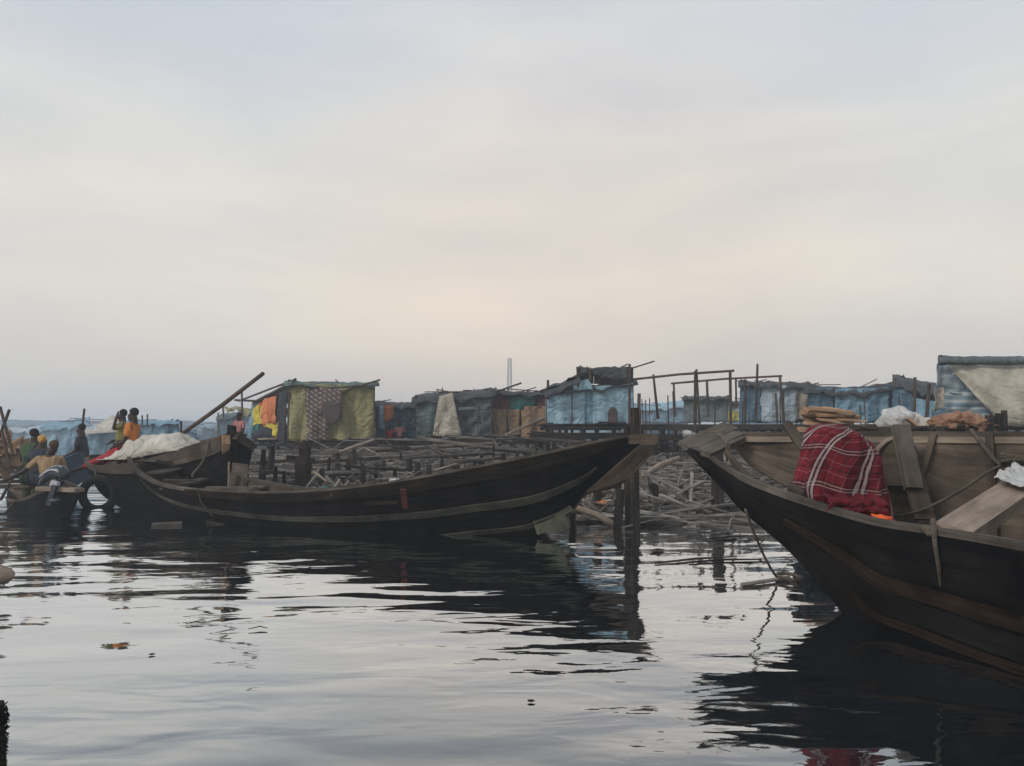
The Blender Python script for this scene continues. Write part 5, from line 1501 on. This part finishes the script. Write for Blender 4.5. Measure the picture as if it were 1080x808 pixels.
# poles on the skyline
for k, (px, yt, yb, Y, ln, lb) in enumerate(((89, 431, 468, 20, -.1, 'tall pale pole leaning beside the white peaked tent'), (131, 432, 455, 20, 0, 'upright dark pole above the yellow shirt'), (150, 438, 450, 28, 0, 'thin stick rising from the boxy blue hut'), (155.5, 437, 450, 28, 0, 'second thin stick rising from the boxy blue hut'), (191, 444, 465, 20, 0, 'stubby pole at the foot of the punt pole'),
        (230, 435, 455, 34, 0, 'thin pole at the corner of the small distant hut'))):
    t, b_ = P(px, yt, Y), P(px - 4 * (k == 0), yb, Y)
    MB().tube([b_, t], .028, 6).single('pole', 'pole', lb, 'pole')
for k, (a, b_, lb) in enumerate((((0, 429, 15), (14, 480, 15), 'pole crossing two others at the picture edge, leaning down to the navy boat'), ((10, 432, 15), (-6, 475, 15), 'reddish pole leaning the opposite way in the crossed poles'), ((2, 455, 15), (10, 490, 15), 'short pole at the foot of the crossed poles'))):
    MB().tube([P(*a), P(*b_)], .028, 6).single('pole', 'pole', lb, 'pole')
MB().blob(P(4, 478, 15.5), (.4, .4, .35), 20, 14, amp=.5, fr=3, seed=12).single('brushwood', 'jute', 'brown heap of brushwood under the crossed poles', 'brushwood')
# raft at the left edge
r_ = thing('raft', 'low raft of pale bars at the water behind the small motor boat', 'raft', P(10, 515, 15))
for k in range(4):
    MB().beam(P(-25, 499 + 5 * k, 16.5 - k * .8), P(28, 497.5 + 5 * k, 16.5 - k * .8), .14, .07, j=.01).build('bar', 'plank', r_)
MB().beam(P(-25, 507, 16.8), P(-25, 522, 14), .1, .4).build('float', 'deck', r_)
MB().beam(P(26, 505, 16.6), P(30, 519, 14.1), .1, .3).build('float', 'deck', r_)
# navy boat behind
NS = PP([(50, 503, 14.5), (56, 495, 14.6), (66, 486, 14.8), (80, 479, 15.2), (86, 478, 15.4)])
NC = PP([(52, 512, 14.4), (60, 514, 14.6), (72, 514, 14.9), (84, 508, 15.3), (94, 500, 15.6)])
FS = PP([(58, 500, 16), (64, 494, 16.2), (74, 487, 16.4), (84, 481, 16.4), (90, 479, 16.2)])
FC = PP([(58, 508, 15.6), (66, 509, 15.8), (78, 508, 16), (88, 503, 16.2), (96, 498, 16.1)])
nb_ = thing('wooden_boat', 'navy blue painted boat end-on between the motor boat and the cargo boat', 'boat', V(-8.8, 15.2, 0))
boat(nb_, NS, NC, FC, FS, n=20, strakes=2, hull='navy', inner='navy', rail='navy', ribs=())
# drifting smoke low over the distant huts
for k, (c, r_, dn) in enumerate(((V(-26, 38, .5), (17, 12, 1.9), .02), (V(-9, 33, .4), (9, 5, 1.8), .02), (V(10, 33.5, .5), (14, 6, 1.9), .02))):
    mb = MB(); mb.blob(c, r_, 28, 16, amp=.18, fr=1.3, seed=k * 3 + 1)
    o = mb.single('smoke', 'skin', 'pale blue wood smoke hanging low over the distant huts', None, kind='stuff', smooth=True)
    m = bpy.data.materials.new('smoke_air'); m.use_nodes = True; t = m.node_tree; t.nodes.clear()
    v = t.nodes.new('ShaderNodeVolumePrincipled'); v.inputs['Density'].default_value = dn; v.inputs['Color'].default_value = (.8, .9, 1, 1)
    u = t.nodes.new('ShaderNodeOutputMaterial'); t.links.new(v.outputs[0], u.inputs['Volume']); o.data.materials[0] = m
# lattice mast far off
ms = thing('lattice_mast', 'thin steel lattice mast standing far off in the haze', 'mast', V(P(537.5, 455, 115).x, 115, 0))
bz = ms.location
for sx, sy in ((-1, -1), (1, -1), (1, 1), (-1, 1)):
    MB().beam(bz + V(sx * .42, sy * .42, 0), bz + V(sx * .24, sy * .24, 12.4), .09, .09).build('leg', 'metal', ms)
mb = MB()
for k in range(14):
    z0, z1 = k * .88, (k + 1) * .88; w0, w1 = .42 - .18 * z0 / 12.4, .42 - .18 * z1 / 12.4
    for s_ in (-1, 1):
        mb.beam(bz + V(-w0 * s_, -w0, z0), bz + V(w1 * s_, -w1, z1), .09, .09)
        mb.beam(bz + V(-w0, w0 * s_, z0), bz + V(-w1, -w1 * s_, z1), .05, .05)
    mb.beam(bz + V(-w1, -w1, z1), bz + V(w1, -w1, z1), .1, .1)
mb.build('lattice', 'metal', ms)
# pieces at the near left edge
p = W(-14, 612, .1)
NSb = [V(p.x - 1.2, p.y - .3, .18), V(p.x - .5, p.y - .1, .2), V(p.x + .02, p.y, .24)]
mb = MB(); mb.blob(P(-6, 607, 5.9), (.14, .12, .075), 16, 10, amp=.15, seed=2); mb.tube([P(-60, 600, 6), P(-6, 600, 5.95), P(6, 602, 5.9)], [.05, .05, .03], 8)
mb.single('canoe_tip', 'pale', 'pale wooden tip of a canoe just reaching into the picture edge above the water', 'canoe', smooth=True)
mb = MB(); p = P(-13, 748, 2.9)
mb.tube([V(p.x, p.y, -.5), V(p.x, p.y, .05), V(p.x + .01, p.y, p.z + .02)], [.06, .062, .04], 14, jit=.2)
for k in range(900):
    a = sr.uniform(0, 6.28); z = sr.uniform(-.05, p.z)
    q = V(p.x + .057 * math.cos(a), p.y + .057 * math.sin(a), z)
    mb.tube([q, q + V(math.cos(a) * sr.uniform(.004, .018), math.sin(a) * sr.uniform(.004, .018), sr.uniform(-.02, .015))], [.004, .0015], 4)
mb.single('mooring_post', 'moss', 'black post bristling with growth at the lower picture edge', 'post')

# ------------------------------------------------------------------ render settings
sc.render.engine = 'CYCLES'
sc.cycles.use_denoising = True
sc.cycles.max_bounces = 6
sc.cycles.volume_bounces = 1
sc.cycles.transparent_max_bounces = 8
sc.cycles.use_adaptive_sampling = True
sc.view_settings.view_transform = 'Standard'
sc.view_settings.look = 'None'
sc.view_settings.exposure = 0.16
sc.view_settings.gamma = 1
